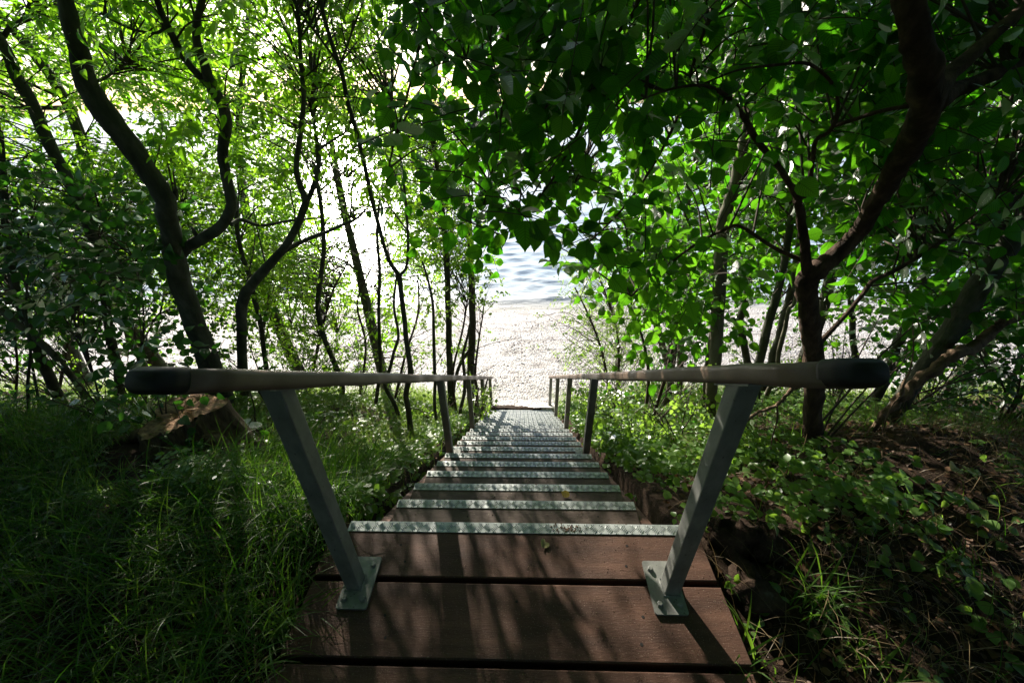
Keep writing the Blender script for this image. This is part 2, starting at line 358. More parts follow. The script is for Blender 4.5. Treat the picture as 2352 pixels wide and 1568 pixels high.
# ------------------------------------------------------------------ stairs
NST = 19; SW = 1.162; CX = -.036
XL, XR = CX-SW/2, CX+SW/2
PL, PR = -.779, .707
def strip_mesh(x0, x1, yn, z, dep):
    """angled chequer plate: flat sheet, folded front lip, raised bars and rivets"""
    b = MB(); b.box((x0, yn-dep, z), (x1, yn+.003, z+.003), .0006)
    b.box((x0, yn+.0005, z-.028), (x1, yn+.0035, z+.0002))
    c = .031; nxx = int((x1-x0)/c); ylo, yhi = yn-dep+.0015, yn-.0008
    for i in range(nxx+1):
        for j in range(-int(dep/.04)-1, int(dep/.04)+2):
            cx_, cy_ = x0+(i+.5)*c, yn-.021+j*c
            sg = 1 if (i+j) % 2 == 0 else -1
            for k in range(-2, 3):
                ox = k*.0066*.7071; mx_, my_ = cx_+ox, cy_-sg*ox
                L = .0155-.0016*abs(k); ux, uy = .7071, sg*.7071
                t0, t1 = -L, L
                for lim, up in ((ylo, 0), (yhi, 1)):
                    tt = (lim-my_)/uy
                    if (uy > 0) == bool(up): t1 = min(t1, tt)
                    else: t0 = max(t0, tt)
                t0 = max(t0, (x0+.002-mx_)/ux); t1 = min(t1, (x1-.002-mx_)/ux)
                if t1-t0 < .004: continue
                tm = (t0+t1)/2; wx, wy = .0023*uy, -.0023*ux; zz = z+.0031
                pts = [(mx_+ux*t0, my_+uy*t0), (mx_+ux*tm+wx, my_+uy*tm+wy), (mx_+ux*t1, my_+uy*t1), (mx_+ux*tm-wx, my_+uy*tm-wy)]
                b.add([(p[0], p[1], zz) for p in pts]+[(mx_+ux*tm, my_+uy*tm, zz+.0034)], [(0, 1, 4), (1, 2, 4), (2, 3, 4), (3, 0, 4)] if sg < 0 else [(0, 1, 4), (1, 2, 4), (2, 3, 4), (3, 0, 4)])
    nr = 8
    for k in range(nr):
        xx = x0+.06+(x1-x0-.12)*k/(nr-1); th = np.linspace(0, 2*np.pi, 8, endpoint=False)
        b.add([(xx+.0036*math.cos(t), yn-dep*.5+.0036*math.sin(t), z+.003) for t in th]+[(xx+.0024*math.cos(t), yn-dep*.5+.0024*math.sin(t), z+.0046) for t in th],
              [(i, (i+1) % 8, 8+(i+1) % 8, 8+i) for i in range(8)]+[tuple(range(8, 16))])
    return b
def hole(b, x, y, z, r=.005):
    th = np.linspace(0, 2*np.pi, 9, endpoint=False)
    b.add([(x+r*math.cos(t)*rng.uniform(.8, 1.2), y+r*math.sin(t)*rng.uniform(.8, 1.2), z+.0008) for t in th], [tuple(range(9))], 1)
stairs = empty('staircase', (CX, 1.0, 0), 'brown hardwood staircase with chequer plate nosings going down to the pebble beach', 'stairs')
for k, (ya, yb) in enumerate(((.786, Y0), (.536, .766), (.286, .516), (.036, .266), (-.214, .016), (-.464, -.234))):
    b = MB(); jx = (0, .004, -.006, .003, 0, .004)[k]; b.box((PL+jx, ya, -.045), (PR+jx, yb, 0), .004)
    if k < 4:
        for hx, hy in ((-.45, .055), (-.47, .12), (.38, .05), (.41, .13), (-.02, .17)) if k < 2 else ((-.4, .1), (.4, .1)):
            hole(b, hx+rng.normal(0, .01), ya+hy, 0)
    o = b.build('deck_board', [MT['wood'], MT['hole']], stairs, smooth=False)
    if k == 0: strip_mesh(PL+.06, PR-.06, Y0, .0006, .042).build('nosing_strip', MT['alu'], o, smooth=False, loc=np.array(stairs.location))
b = MB()
for xx in (PL+.12, PR-.12, CX): b.box((xx-.03, -.6, -.17), (xx+.03, .97, -.0455))
b.build('bearer', MT['wood'], stairs, smooth=False)
for n in range(1, NST+1):
    yn, z = Y0+n*RUN, -n*RISE
    b = MB(); b.box((XL, yn-.262, z-.045), (XR, yn, z), .003)
    for q in range(2): hole(b, rng.uniform(XL+.1, XR-.1), yn-rng.uniform(.07, .1), z, .004)
    o = b.build('tread', [MT['tread'], MT['hole']], stairs, smooth=False)
    strip_mesh(XL+.004, XR-.004, yn, z+.0006, .042 if n < NST else .2).build('nosing_strip', MT['alu'], o, smooth=False, loc=np.array(stairs.location))
for xx in (XL-.046, XR+.001):
    b = MB(); ya, yb = Y0-.02, Y0+NST*RUN+.02
    prof = [(ya, -.06), (ya, -.32), (yb-.05, -.32-SLOPE*(yb-ya-.05)), (yb, -.09-SLOPE*(yb-ya)), (yb-.1, -.06-SLOPE*(yb-ya-.1))]
    v = [(xx, p[0], p[1]) for p in prof]+[(xx+.045, p[0], p[1]) for p in prof]
    b.add(v, [(0, 1, 2, 3, 4), (9, 8, 7, 6, 5)]+[(i, 5+i, 5+(i+1) % 5, (i+1) % 5) for i in range(5)])
    b.build('stringer', MT['wood'], stairs, smooth=False)

# ------------------------------------------------------------------ handrails
RDZ = [-.006, .012]; RS = [0]
def rail_z(y): return .903+RDZ[RS[0]]-SLOPE*(y-.757)      # underside of the rail
def round_rect(hw, hh, r, n=4):
    out = []
    for cx_, cy_, a0 in ((hw-r, hh-r, 0), (-hw+r, hh-r, 90), (-hw+r, -hh+r, 180), (hw-r, -hh+r, 270)):
        for k in range(n+1):
            a = R(a0+90*k/n); out.append((cx_+r*math.cos(a), cy_+r*math.sin(a)))
    return out
TL = math.hypot(1, SLOPE); tdir = np.array([0, 1/TL, -SLOPE/TL]); ndir = np.array([0, SLOPE/TL, 1/TL])
def rail_sweep(x, y0_, y1_, hw, hh, r, seg, inset=(0, 0), capround=False, wob=.0015):
    b = MB(); rings = []; ks = np.linspace(0, 1, seg+1); n = None
    q = np.random.default_rng(int(abs(x)*1000)+5)
    for k in ks:
        y = y0_+(y1_-y0_)*k; c = np.array([x, y, rail_z(y)])+ndir*.0215
        s_ = 1.0
        if capround:
            d = k*abs(y1_-y0_)*TL; rr = .028
            s_ = 1-.36*max(0, 1-d/rr)**2.2
        pr = round_rect(hw*s_, hh*s_, r*s_)
        wv = q.normal(0, wob, 2); n = len(pr)
        rings.append([c+np.array([1, 0, 0])*(p[0]+wv[0])+ndir*(p[1]+wv[1]) for p in pr])
    V = np.array(rings).reshape(-1, 3); f = []
    for k in range(seg):
        for j in range(n): f.append((k*n+j, (k+1)*n+j, (k+1)*n+(j+1) % n, k*n+(j+1) % n))
    f += [tuple(range(n)), tuple(range(seg*n+n-1, seg*n-1, -1))]
    b.add(V, f); return b
def build_handrail(side):
    RS[0] = side; xp = (-.607, .524)[side]; xr = (-.600, .518)[side]
    root = empty('handrail', (xp, .757, 0), ('wooden handrail on the grassy stump side of the stairs, on galvanised square posts', 'wooden handrail on the tree trunk side of the stairs, ending in a big black cap')[side], 'handrail', 'handrails of the beach stairs')
    ye = 5.95
    yst = (.481, .485)[side]
    rl = rail_sweep(xr, yst+.028, ye, .038, .0225, .013, 60).build('rail', MT['rail'], root)
    rail_sweep(xr, yst-.012, yst+.036, .0386, .0231, .016, 10, capround=True, wob=0).build('end_cap', MT['cap'], rl, loc=np.array(root.location))
    for k, (y, zb) in enumerate(((.757, 0), (Y0+5.5*RUN-.0, -6*RISE), (Y0+10.5*RUN, -11*RISE), (Y0+15.5*RUN, -16*RISE), (Y0+20.3*RUN, -3.62))):
        h = .026; top = rail_z(y)
        b = MB(); cr = round_rect(h, h, .004, 2); n = len(cr)
        lo_ = [(xp+p[0], y+p[1], zb+.008) for p in cr]; hi_ = [(xp+p[0], y+p[1], top-.006-SLOPE*p[1]) for p in cr]
        b.add(lo_+hi_, [(i, (i+1) % n, n+(i+1) % n, n+i) for i in range(n)]+[tuple(range(n, 2*n))])
        th = np.linspace(0, 2*np.pi, 25)
        b.tube([(xp+(h+.002)*max(-1, min(1, 1.5*math.cos(t))), y+(h+.002)*max(-1, min(1, 1.5*math.sin(t))), zb+.010) for t in th], [.004]*25, 5, wob=.4)  # weld bead
        po = b.build('post', MT['galv'], root, smooth=False)
        fp = MB(); v = []
        for sx_, sy_ in ((-1, -1), (1, -1), (1, 1), (-1, 1)):
            v.append((xp+sx_*.032, y+sy_*.062, top-SLOPE*sy_*.062-.006))
        v += [(a, b_, c+.0055) for a, b_, c in v]
        fp.add(v, [(3, 2, 1, 0), (4, 5, 6, 7), (0, 1, 5, 4), (1, 2, 6, 5), (2, 3, 7, 6), (3, 0, 4, 7)]); fp.build('top_plate', MT['galv'], po, smooth=False, loc=np.array(root.location))
        if k < 4:
            pl = MB()
            if side == 0: xa, xb = (-.648, -.540) if k == 0 else (xp-.035, xp+.075)
            else: xa, xb = (.449, .562) if k == 0 else (xp-.075, xp+.035)
            ya, yb = (.670, .852) if k == 0 else (y-.085, y+.085)
            cr = [(px_+(xa+xb)/2, py_+(ya+yb)/2) for px_, py_ in round_rect((xb-xa)/2, (yb-ya)/2, .008, 3)]; n = len(cr)
            pl.add([(p[0], p[1], zb+.0012) for p in cr]+[(p[0], p[1], zb+.010) for p in cr], [(i, (i+1) % n, n+(i+1) % n, n+i) for i in range(n)]+[tuple(range(n, 2*n))])
            pl.build('base_plate', MT['galv'], po, smooth=False, loc=np.array(root.location))
            if k == 0:
                for bx_, by_ in ((xa+.022, ya+.03), (xb-.022, ya+.03), (xb-.022, yb-.032), (xa+.022, yb-.032)):
                    bo = MB(); a0 = rng.uniform(0, 1)
                    def rg(r_, z_): return [(bx_+r_*math.cos(a0+i*math.pi/3), by_+r_*math.sin(a0+i*math.pi/3), z_) for i in range(6)]
                    bo.add(rg(.011, zb+.010)+rg(.011, zb+.0125)+rg(.0095, zb+.0126)+rg(.0095, zb+.019)+rg(.007, zb+.021), [(r0*6+i, r0*6+(i+1) % 6, r0*6+6+(i+1) % 6, r0*6+6+i) for r0 in range(4) for i in range(6)]+[tuple(range(24, 30))])
                    bo.build('bolt', MT['galv'], po, smooth=False, loc=np.array(root.location))
build_handrail(0); build_handrail(1)
#@@VEG@@
# ------------------------------------------------------------------ trees
KEEP = []
SUN = np.array(sund)
# places where the photograph shows sun flecks: the canopy stays open along the sun's rays to them
SPOTS = [((-.95, 2.3, -.8), .46, .9), ((-.85, 3.2, -1.5), .6, .8), ((-1.35, 2.7, -.95), .38, .85), ((-1.6, 3.8, -1.8), .5, .75), ((1.05, 2.4, -.8), .46, .92), ((1.15, 1.75, -.35), .30, .9), ((.95, 3.3, -1.5), .55, .85), ((1.45, 1.35, .1), .10, .9),
         ((.60, .60, 0), .15, 1), ((.45, .95, 0), .10, 1), ((.6, .35, 0), .14, 1), ((-.15, .95, 0), .05, 1), ((-.42, .90, 0), .05, 1), ((.28, .92, 0), .05, .9), ((.1, 1.45, -.3), .05, .9), ((.3, 1.6, -.4), .05, .9), ((.15, 2.1, -.8), .07, .9), ((-.25, 2.4, -1.0), .05, .9), ((.1, 3.2, -1.6), .22, .85), ((-.2, 3.8, -2.0), .25, .85), ((0, 4.6, -2.7), .5, .92), ((0, 5.6, -3.4), .5, .95),
         ((-1.33, 1.58, .22), .2, 1), ((-1.25, 1.5, .22), .12, 1), ((-1.0, 1.35, 0), .08, .9), ((1.25, .75, 0), .05, .9), ((1.95, .62, 0), .07, .9), ((1.45, 1.0, 0), .04, .9), ((1.2, .45, 0), .05, .9), ((-1.5, .75, .1), .03, .9), ((1.42, 1.72, 1.1), .07, 1), ((1.3, 3.0, 0), .15, .7), ((1.7, 2.6, .8), .15, .6), ((.9, 2.4, .9), .2, .6)]
SPOTS += [(tuple(at_y(1950, 565, 1.70)), .10, 1), (tuple(at_y(1985, 525, 1.68)), .07, 1)]
SPOT_P = np.array([q[0] for q in SPOTS]); SPOT_R = np.array([q[1] for q in SPOTS]); SPOT_K = np.array([q[2] for q in SPOTS])
def shades_spot(c, grow=.07):
    v = c-SPOT_P; t = v@SUN; dd = np.linalg.norm(v-t[:, None]*SUN, axis=1)
    return bool(np.any((t > .35) & (dd < SPOT_R+grow) & (rng.uniform(size=len(t)) < SPOT_K)))
def hides_stem(c, prob=.8):
    if not KEEP: return False
    global KARR
    if KARR is None or len(KARR) != len(KEEP): KARR = np.array(KEEP)
    x, y, d = proj(c); k = KARR
    m = (abs(k[:, 0]-x) < k[:, 2]+34/d) & (abs(k[:, 1]-y) < 36) & (d < k[:, 3]-.02)
    return bool(m.any()) and rng.uniform() < prob
KARR = None
def allowed(c, d=None, ln=.25):
    if shades_spot(c): return False
    if hides_stem(c): return False
    if d is not None:
        e = c+d*ln*.7; q = proj(e)
        if q[2] > .2 and inside(OPEN, q[0], q[1]): return False
        q = proj(c+d*ln*1.2-UP*.12)
        if q[2] > .2 and inside(OPEN, q[0], q[1]): return False
    return True
def trace(pts, y0=None, ymul=1.0):
    """pixel polyline (px, py, half width px[, distance y]) -> 3-D points and radii; distances interpolate between the given ones"""
    n = len(pts); ys_ = [None]*n
    for k, p in enumerate(pts):
        if len(p) > 3: ys_[k] = p[3]
    if ys_[0] is None: ys_[0] = y0 if y0 is not None else float(hit(pts[0][0], pts[0][1])[1])
    kn = [k for k in range(n) if ys_[k] is not None]
    yv = np.interp(range(n), kn, [ys_[k] for k in kn])
    P = np.array([at_y(p[0], p[1], yv[k]) for k, p in enumerate(pts)])
    xy = np.array([[p[0], p[1]] for p in pts], float); tg = nrmz(np.gradient(xy, axis=0)); ra = nrmz(xy-[1176, 784]); s2 = (tg[:, 0]*ra[:, 1]-tg[:, 1]*ra[:, 0])**2
    rr = np.array([p[2]*depth(P[k])/F/(1+(np.linalg.norm(P[k]-CAM)/depth(P[k])-1)*s2[k]) for k, p in enumerate(pts)])
    return P, rr
class Tree:
    def __init__(s, name, label, cat, group, bark='ashbark', leaf='ash'):
        s.name, s.label, s.cat, s.group, s.bark, s.leaf = name, label, cat, group, bark, leaf
        s.trunk = MB(); s.limbs = []; s.twigs = []; s.sk = []; s.lv = {}; s.base = None; s.root = None
    def stem(s, pts, y0=None, ground=True, wob=.10, limb=False, sides=None, sub=5, flare=True):
        P, rr = trace(pts, y0)
        if ground:
            b = P[0].copy(); g = hgt(b[0], b[1]); 
            if b[2] > g+.02: P = np.vstack([[b[0], b[1], g-.05], P]); rr = np.concatenate([[rr[0]*1.1], rr])
            P = np.vstack([P[0]-[0, 0, .12], P]); rr = np.concatenate([[rr[0]*(1.35 if flare else 1)], rr]); s.base = s.base if s.base is not None else np.array([b[0], b[1], g])
        Q = catmull(np.column_stack([P, rr]), sub); n = len(Q)
        k = rng.normal(0, 1, (n, 3)); k = (k+np.roll(k, 1, 0)+np.roll(k, -1, 0))/3
        Q[:, :3] += k*Q[:, 3:4]*.12
        rads = np.maximum(Q[:, 3], .002)
        sides = sides or (12 if rads.max() > .05 else 8 if rads.max() > .02 else 6)
        if limb:
            b = MB(); b.tube(Q[:, :3], rads, sides, wob=wob); s.limbs.append(b)
        else: s.trunk.tube(Q[:, :3], rads, sides, wob=wob)
        for q in Q[::2]:
            if q[2] > hgt(q[0], q[1]):
                x_, y_, d_ = proj(q[:3])
                if rads.max()*F/d_ > 9: KEEP.append((x_, y_, q[3]*F/d_, d_))
        s.sk.append(Q[:, :3]); return Q
    def twig(s, P, r0, r1, sides=4): s.twigs.append((catmull(P, 3), np.linspace(r0, r1, 3*(len(P)-1)+1), sides))
    def L(s, kind): return s.lv.setdefault(kind, Leaves())
    def nearest(s, c):
        A = np.vstack(s.sk); d = np.linalg.norm(A-c, axis=1)+.6*np.maximum(0, A[:, 2]-c[2]+.15)+rng.uniform(0, .45, len(A)); return A[np.argmin(d)]
    def finish(s):
        loc = s.base if s.base is not None else (s.sk[0][0] if s.sk else np.zeros(3))
        s.root = empty(s.name, loc, s.label, s.cat, s.group)
        if s.trunk.n: s.trunk.build('trunk' if s.cat == 'tree' else 'stem', MT[s.bark], s.root)
        for b in s.limbs: b.build('limb', MT[s.bark], s.root)
        cr = None
        for i, (k, lv) in enumerate(s.lv.items()):
            if not lv.count(): continue
            T, m, ws = KIND[k]; cr = lv.build('crown' if s.cat == 'tree' else 'foliage', T, MT[m], s.root, ws)
        if len(s.twigs) <= 14:
            for a in s.twigs: b = MB(); b.tube(*a, cap=False); b.build('twig', MT['twig'], s.root)
        else:
            b = MB()
            for a in s.twigs: b.tube(*a, cap=False)
            b.build('twig_sprays', MT['twig'], s.root)
KIND = {'elm': (T_BROAD, 'elm', 1.0), 'elmlo': (T_BROADLO, 'elm', 1.0), 'ash': (T_LAN, 'ash', 1.05), 'ashlo': (T_LANLO, 'ash', 1.15), 'haw': (T_SM, 'haw', 1.0),
        'willow': (T_WIL, 'willow', 1.1), 'dark': (T_BROADLO, 'dark', .95), 'herb': (T_BROADLO, 'herb', 1.0), 'round': (T_BROADLO, 'herb', 1.15), 'small': (T_SM, 'herb', .9), 'yashlo': (T_LANLO, 'willow', 1.2)}
UP = np.array([0, 0, 1.])
def rv(s=1.0): return rng.normal(0, s, 3)
TOCAM = nrmz(np.array([.1, -1, .35]))
def spray(t, p, d, kind, ln=None, nl=None, leaf=None, bright=0.0, twig=True, face=.5, droop=.35):
    """one leafy shoot starting at p along d"""
    d = nrmz(np.asarray(d, float)); p = np.asarray(p, float); LV = t.L(kind); sh = rng.uniform(0, 1)
    base = kind
    if kind in ('elm', 'elmlo', 'dark', 'herb', 'round'):
        ln = ln or rng.uniform(.25, .45); nl = nl or int(rng.integers(6, 10)); leaf = leaf or .085
        bend = rv(.15)-UP*droop
        pts = [p+d*ln*k+bend*ln*k*k*.5 for k in (0, .33, .66, 1)]
        if twig: t.twig(pts, .0028, .0012, 3)
        n0 = nrmz(UP*.7+TOCAM*face+rv(.45)); side = nrmz(np.cross(d, n0)); n0 = np.cross(side, d)
        for i in range(nl):
            k = (i+.6)/nl; q = p+d*ln*k+bend*ln*k*k*.5; sg = 1 if i % 2 else -1
            a = nrmz(d*rng.uniform(.35, .9)+side*sg*rng.uniform(.6, 1)-UP*droop*rng.uniform(.3, 1.6)+rv(.2)) if i < nl-1 else nrmz(d-UP*droop+rv(.2))
            size = leaf*rng.uniform(.45, 1.25)*(1.0 if i < nl-2 else .8)
            if kind[:3] == 'elm':
                tp = proj(q+a*size); t2 = proj(q)
                if t.name == 'elm_tree' and tp[0] < 850+12*math.sin(tp[1]*.05) and tp[1] < 620: continue
                if 'GK' in globals() and t2[2] < 3.0 and np.any((abs(GK[:, 0]-t2[0]) < GK[:, 2]+9) & (abs(GK[:, 1]-t2[1]) < 30) & (GK[:, 1] > 240)) and rng.uniform() < .85: continue
                if inside(OPEN, tp[0], tp[1]) or inside(OPEN, t2[0], t2[1]): continue
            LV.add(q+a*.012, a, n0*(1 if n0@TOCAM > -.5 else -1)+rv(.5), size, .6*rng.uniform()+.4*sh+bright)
    elif kind in ('ash', 'ashlo', 'yashlo'):
        ln = ln or rng.uniform(.16, .28); leaf = leaf or .065; pairs = nl or int(rng.integers(3, 6))
        bend = -UP*rng.uniform(.2, .7)+rv(.12); n0 = nrmz(UP*.8+TOCAM*face*.6+rv(.4)); side = nrmz(np.cross(d, n0))
        if twig: t.twig([p, p+d*ln*.5+bend*ln*.12, p+d*ln+bend*ln*.5], .0016, .0008, 3)
        for i in range(pairs):
            k = .28+.66*i/pairs; q = p+d*ln*k+bend*ln*k*k*.5
            for sg in (-1, 1):
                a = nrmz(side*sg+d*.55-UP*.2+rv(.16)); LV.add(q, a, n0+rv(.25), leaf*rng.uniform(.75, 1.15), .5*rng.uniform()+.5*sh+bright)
        LV.add(p+d*ln+bend*ln*.5, nrmz(d+bend), n0+rv(.2), leaf*1.1, sh+bright)
    elif kind in ('haw', 'small'):
        ln = ln or rng.uniform(.12, .28); nl = nl or 14; leaf = leaf or .028; bend = rv(.3)
        if twig: t.twig([p, p+d*ln*.5+bend*ln*.1, p+d*ln+bend*ln*.4], .0018, .0007, 3)
        for i in range(nl):
            k = rng.uniform(.1, 1); q = p+d*ln*k+bend*ln*k*k*.4+rv(.008); a = nrmz(rv()+d*.6+UP*.2)
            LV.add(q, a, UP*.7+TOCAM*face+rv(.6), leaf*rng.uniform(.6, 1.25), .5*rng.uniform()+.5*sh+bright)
    elif kind == 'willow':
        ln = ln or rng.uniform(.25, .5); nl = nl or 18; leaf = leaf or .05; bend = UP*rng.uniform(-.4, .2)+rv(.2)
        if twig: t.twig([p, p+d*ln*.5+bend*ln*.1, p+d*ln+bend*ln*.4], .002, .0007, 3)
        for i in range(nl):
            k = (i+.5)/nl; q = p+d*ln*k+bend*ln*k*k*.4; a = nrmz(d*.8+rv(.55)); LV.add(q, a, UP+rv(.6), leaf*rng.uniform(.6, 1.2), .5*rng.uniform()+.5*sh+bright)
def inside(poly, x, y):
    c = False; j = len(poly)-1
    for i in range(len(poly)):
        (xi, yi), (xj, yj) = poly[i], poly[j]
        if (yi > y) != (yj > y) and x < (xj-xi)*(y-yi)/(yj-yi)+xi: c = not c
        j = i
    return c
OPEN = [(1128, 940), (1105, 860), (1130, 700), (1145, 640), (1185, 600), (1262, 608), (1285, 690), (1262, 740), (1275, 790), (1300, 830), (1290, 868), (1300, 930), (1360, 1045), (1450, 1160), (910, 1160), (1030, 1045), (1095, 960)]
GAPS = [(230, 215, 70, 40, .9), (300, 265, 70, 60, .8), (120, 300, 60, 80, .75), (430, 215, 50, 40, .7), (560, 180, 50, 50, .6), (790, 385, 55, 60, .9), (840, 430, 35, 30, .8), (700, 60, 60, 60, .6), (845, 260, 35, 70, .7), (840, 600, 40, 45, .55), (745, 300, 25, 60, .6), (600, 470, 40, 40, .6), (690, 600, 30, 50, .5), (975, 420, 30, 60, .7), (1190, 170, 20, 25, .8), (1230, 215, 22, 25, .8), (1330, 120, 20, 30, .8), (1400, 300, 20, 20, .7), (620, 60, 30, 40, .6), (520, 130, 25, 30, .6), (60, 330, 40, 40, .6)]
def region(t, poly, yr, n, kind, cluster=1, excl=True, keepgap=1.0, **kw):
    """n shoots inside the volume seen through poly between the distances yr"""
    xs_ = [p[0] for p in poly]; ys_ = [p[1] for p in poly]; k = 0; tries = 0
    while k < n and tries < n*30:
        tries += 1; px, py = rng.uniform(min(xs_), max(xs_)), rng.uniform(min(ys_), max(ys_))
        if not inside(poly, px, py): continue
        if excl and inside(OPEN, px, py): continue
        if any(((px-g[0])/g[2])**2+((py-g[1])/g[3])**2 < 1 and rng.uniform() < g[4]*keepgap for g in GAPS): continue
        y = rng.uniform(*yr); c = at_y(px, py, y)
        if c[2] < hgt(c[0], c[1])+.15 or not allowed(c): continue
        if t.sk and cluster > 1:
            a = t.nearest(c)
            if np.linalg.norm(a-c) < 1.5:
                mid = (a+c)/2+rv(.06)*np.linalg.norm(a-c)+UP*.10*np.linalg.norm(a-c); t.twig([a, mid, c], .004+.0022*np.linalg.norm(a-c), .0018, 5)
        for q in range(cluster):
            o = c+rv(.11)*(cluster > 1); d = nrmz(rv()*np.array([1, 1, .6])+np.array([0, 0, .05]))
            if q == 0 or allowed(o, d): spray(t, o, d, kind, **kw)
        k += cluster
TREES = []
def tree(*a, **k):
    t = Tree(*a, **k); TREES.append(t); return t

# --- left side: the big forked ash and its neighbours
GL = 'trees on the stump side of the stairs'
A = tree('ash_tree', 'thick grey kinked trunk behind the stump with a big S-curved limb', 'tree', GL)
A.stem([(548, 985, 25, 2.68), (507, 900, 28), (470, 800, 27), (440, 720, 26), (415, 640, 27), (397, 580, 26), (385, 510, 25), (376, 452, 25), (335, 390, 24), (285, 315, 26), (236, 250, 27), (204, 200, 26), (184, 140, 24), (166, 60, 22, 2.51), (150, 0, 20), (132, -110, 17), (110, -260, 13), (100, -420, 8)])
A.stem([(408, 600, 17, 2.67), (432, 568, 15), (470, 545, 14.5), (508, 520, 15), (530, 482, 14), (528, 440, 13.5), (515, 390, 13), (512, 340, 14), (520, 290, 14), (510, 240, 13), (488, 200, 13), (470, 150, 11), (452, 95, 10), (452, 50, 10), (462, 10, 9.5), (476, -60, 8), (490, -200, 6, 2.51)], ground=False, limb=True)
A.stem([(488, 202, 10, 2.62), (462, 178, 8.5), (428, 140, 8), (402, 95, 8), (380, 50, 7.5), (362, 5, 7), (340, -80, 6), (330, -200, 4, 2.28)], ground=False, limb=True)
A.stem([(386, 62, 5, 2.59), (355, 76, 4), (310, 70, 3.5), (265, 50, 3), (232, 32, 2.5, 2.28)], ground=False, limb=True)
A.stem([(400, 452, 10, 2.66), (404, 436, 5, 2.62)], ground=False, limb=True)
A.stem([(452, 540, 6, 2.66), (444, 528, 4, 2.62), (440, 520, 2)], ground=False, limb=True)
A.stem([(205, 190, 6, 2.62), (240, 180, 5), (268, 160, 4), (295, 145, 3, 2.96)], ground=False, limb=True)
A.stem([(530, 515, 5, 2.64), (555, 505, 4.5), (600, 518, 4), (660, 508, 3.2, 2.96), (735, 500, 2)], ground=False, limb=True)
B = tree('ash_tree', 'slim dark ash swinging away from the kinked trunk towards the glittering water', 'tree', GL)
B.stem([(572, 990, 13, 2.9), (562, 900, 13), (556, 800, 12.5), (554, 720, 13), (562, 680, 14), (582, 648, 13), (620, 606, 11.5), (655, 565, 10), (684, 515, 9.5), (703, 463, 9)])
B.stem([(703, 465, 8, 2.9), (681, 390, 6.5), (690, 310, 7), (697, 230, 6), (692, 150, 5), (686, 40, 5), (690, -120, 4, 2.8)], ground=False, limb=True)
B.stem([(703, 463, 7, 2.9), (722, 425, 7), (732, 385, 6), (730, 340, 6), (724, 300, 3), (716, 220, 2.5, 3.2)], ground=False, limb=True)
B.stem([(640, 585, 7, 2.9), (690, 556, 5.5), (745, 535, 4.5), (790, 515, 4), (822, 500, 3, 3.3), (850, 470, 2)], ground=False, limb=True)
B.stem([(731, 345, 4, 2.9), (760, 325, 3.2), (800, 300, 2.5, 3.2)], ground=False, limb=True)
C = tree('young_tree', 'thin young stem that forks low into a long straight leaning pole', 'tree', GL)
C.stem([(943, 985, 7, 2.75), (938, 935, 7), (932, 905, 6.5), (942, 860, 7), (938, 810, 6.5), (931, 760, 6), (926, 710, 6), (920, 660, 6), (917, 632, 6.5)], wob=.05)
C.stem([(917, 634, 5.5, 2.74), (893, 595, 4.5), (868, 512, 4.8), (846, 420, 4.8), (826, 330, 4.8), (800, 240, 5), (786, 170, 5.2), (768, 120, 5), (745, 40, 4.6), (733, -40, 4), (715, -180, 3, 2.5)], ground=False, limb=True, wob=.04)
C.stem([(918, 632, 4, 2.74), (934, 610, 3.4), (937, 545, 3.2), (932, 470, 3.2), (922, 380, 2.8), (908, 300, 2.5, 2.9), (896, 220, 1.8)], ground=False, limb=True)
C.stem([(775, 142, 3, 2.62), (740, 95, 2.6), (706, 50, 2.4), (672, 0, 2, 2.6), (650, -60, 1.5)], ground=False, limb=True)
C.stem([(781, 148, 3, 2.64), (795, 112, 2.5), (806, 80, 2.3), (812, 45, 2, 2.5)], ground=False, limb=True)
D = tree('pole_tree', 'straight slim trunk rising from behind the handrail just before the water gap', 'tree', GL)
D.stem([(1036, 925, 7.5, 4.7), (1034, 870, 7.5), (1031, 800, 7.5), (1030, 720, 7), (1028, 650, 7), (1025, 590, 6.5), (1019, 510, 6), (1008, 420, 5), (998, 340, 5), (990, 240, 4)], wob=.05)
E2 = tree('pole_tree', 'trunk nearest the water gap, beside the third post of the handrail', 'tree', GL)
E2.stem([(1081, 935, 8.5, 5.1), (1081, 850, 8.5), (1084, 770, 8.5), (1086, 740, 8), (1084, 680, 8), (1081, 600, 7), (1078, 520, 6.5), (1074, 440, 5.5), (1066, 330, 5), (1060, 220, 4)], wob=.05)
E2.stem([(1082, 800, 4, 5.1), (1060, 830, 4), (1046, 870, 4), (1040, 915, 4, 4.9)], ground=False, limb=True)
T3 = tree('ash_tree', 'leaning trunk of the dark thicket that crosses the bright gap near the corner', 'tree', GL)
T3.stem([(280, 972, 14, 3.3), (275, 890, 13), (268, 830, 13), (254, 780, 12), (240, 670, 12), (230, 600, 13), (214, 550, 13), (190, 480, 14), (162, 425, 14), (142, 385, 14), (100, 305, 15), (70, 228, 15), (42, 180, 15), (10, 110, 13), (-40, 20, 11, 3.2), (-100, -120, 8)])
T3.stem([(8, 85, 9, 3.25), (25, 62, 8), (50, 48, 7.5), (64, 25, 7), (72, -10, 6.5), (74, -80, 5, 3.1)], ground=False, limb=True)
T1 = tree('forest_tree', 'dark trunk at the shaded thicket edge, crossed by a slimmer leaning stem', 'tree', GL)
T1.stem([(165, 985, 18, 3.1), (140, 925, 16), (121, 885, 15), (96, 825, 14), (74, 770, 13), (58, 730, 12), (30, 640, 12), (14, 540, 11), (8, 420, 10), (0, 300, 8)])
T2 = tree('forest_tree', 'pale slim stem leaning far over in front of the dark trunk', 'tree', GL, bark='palebark')
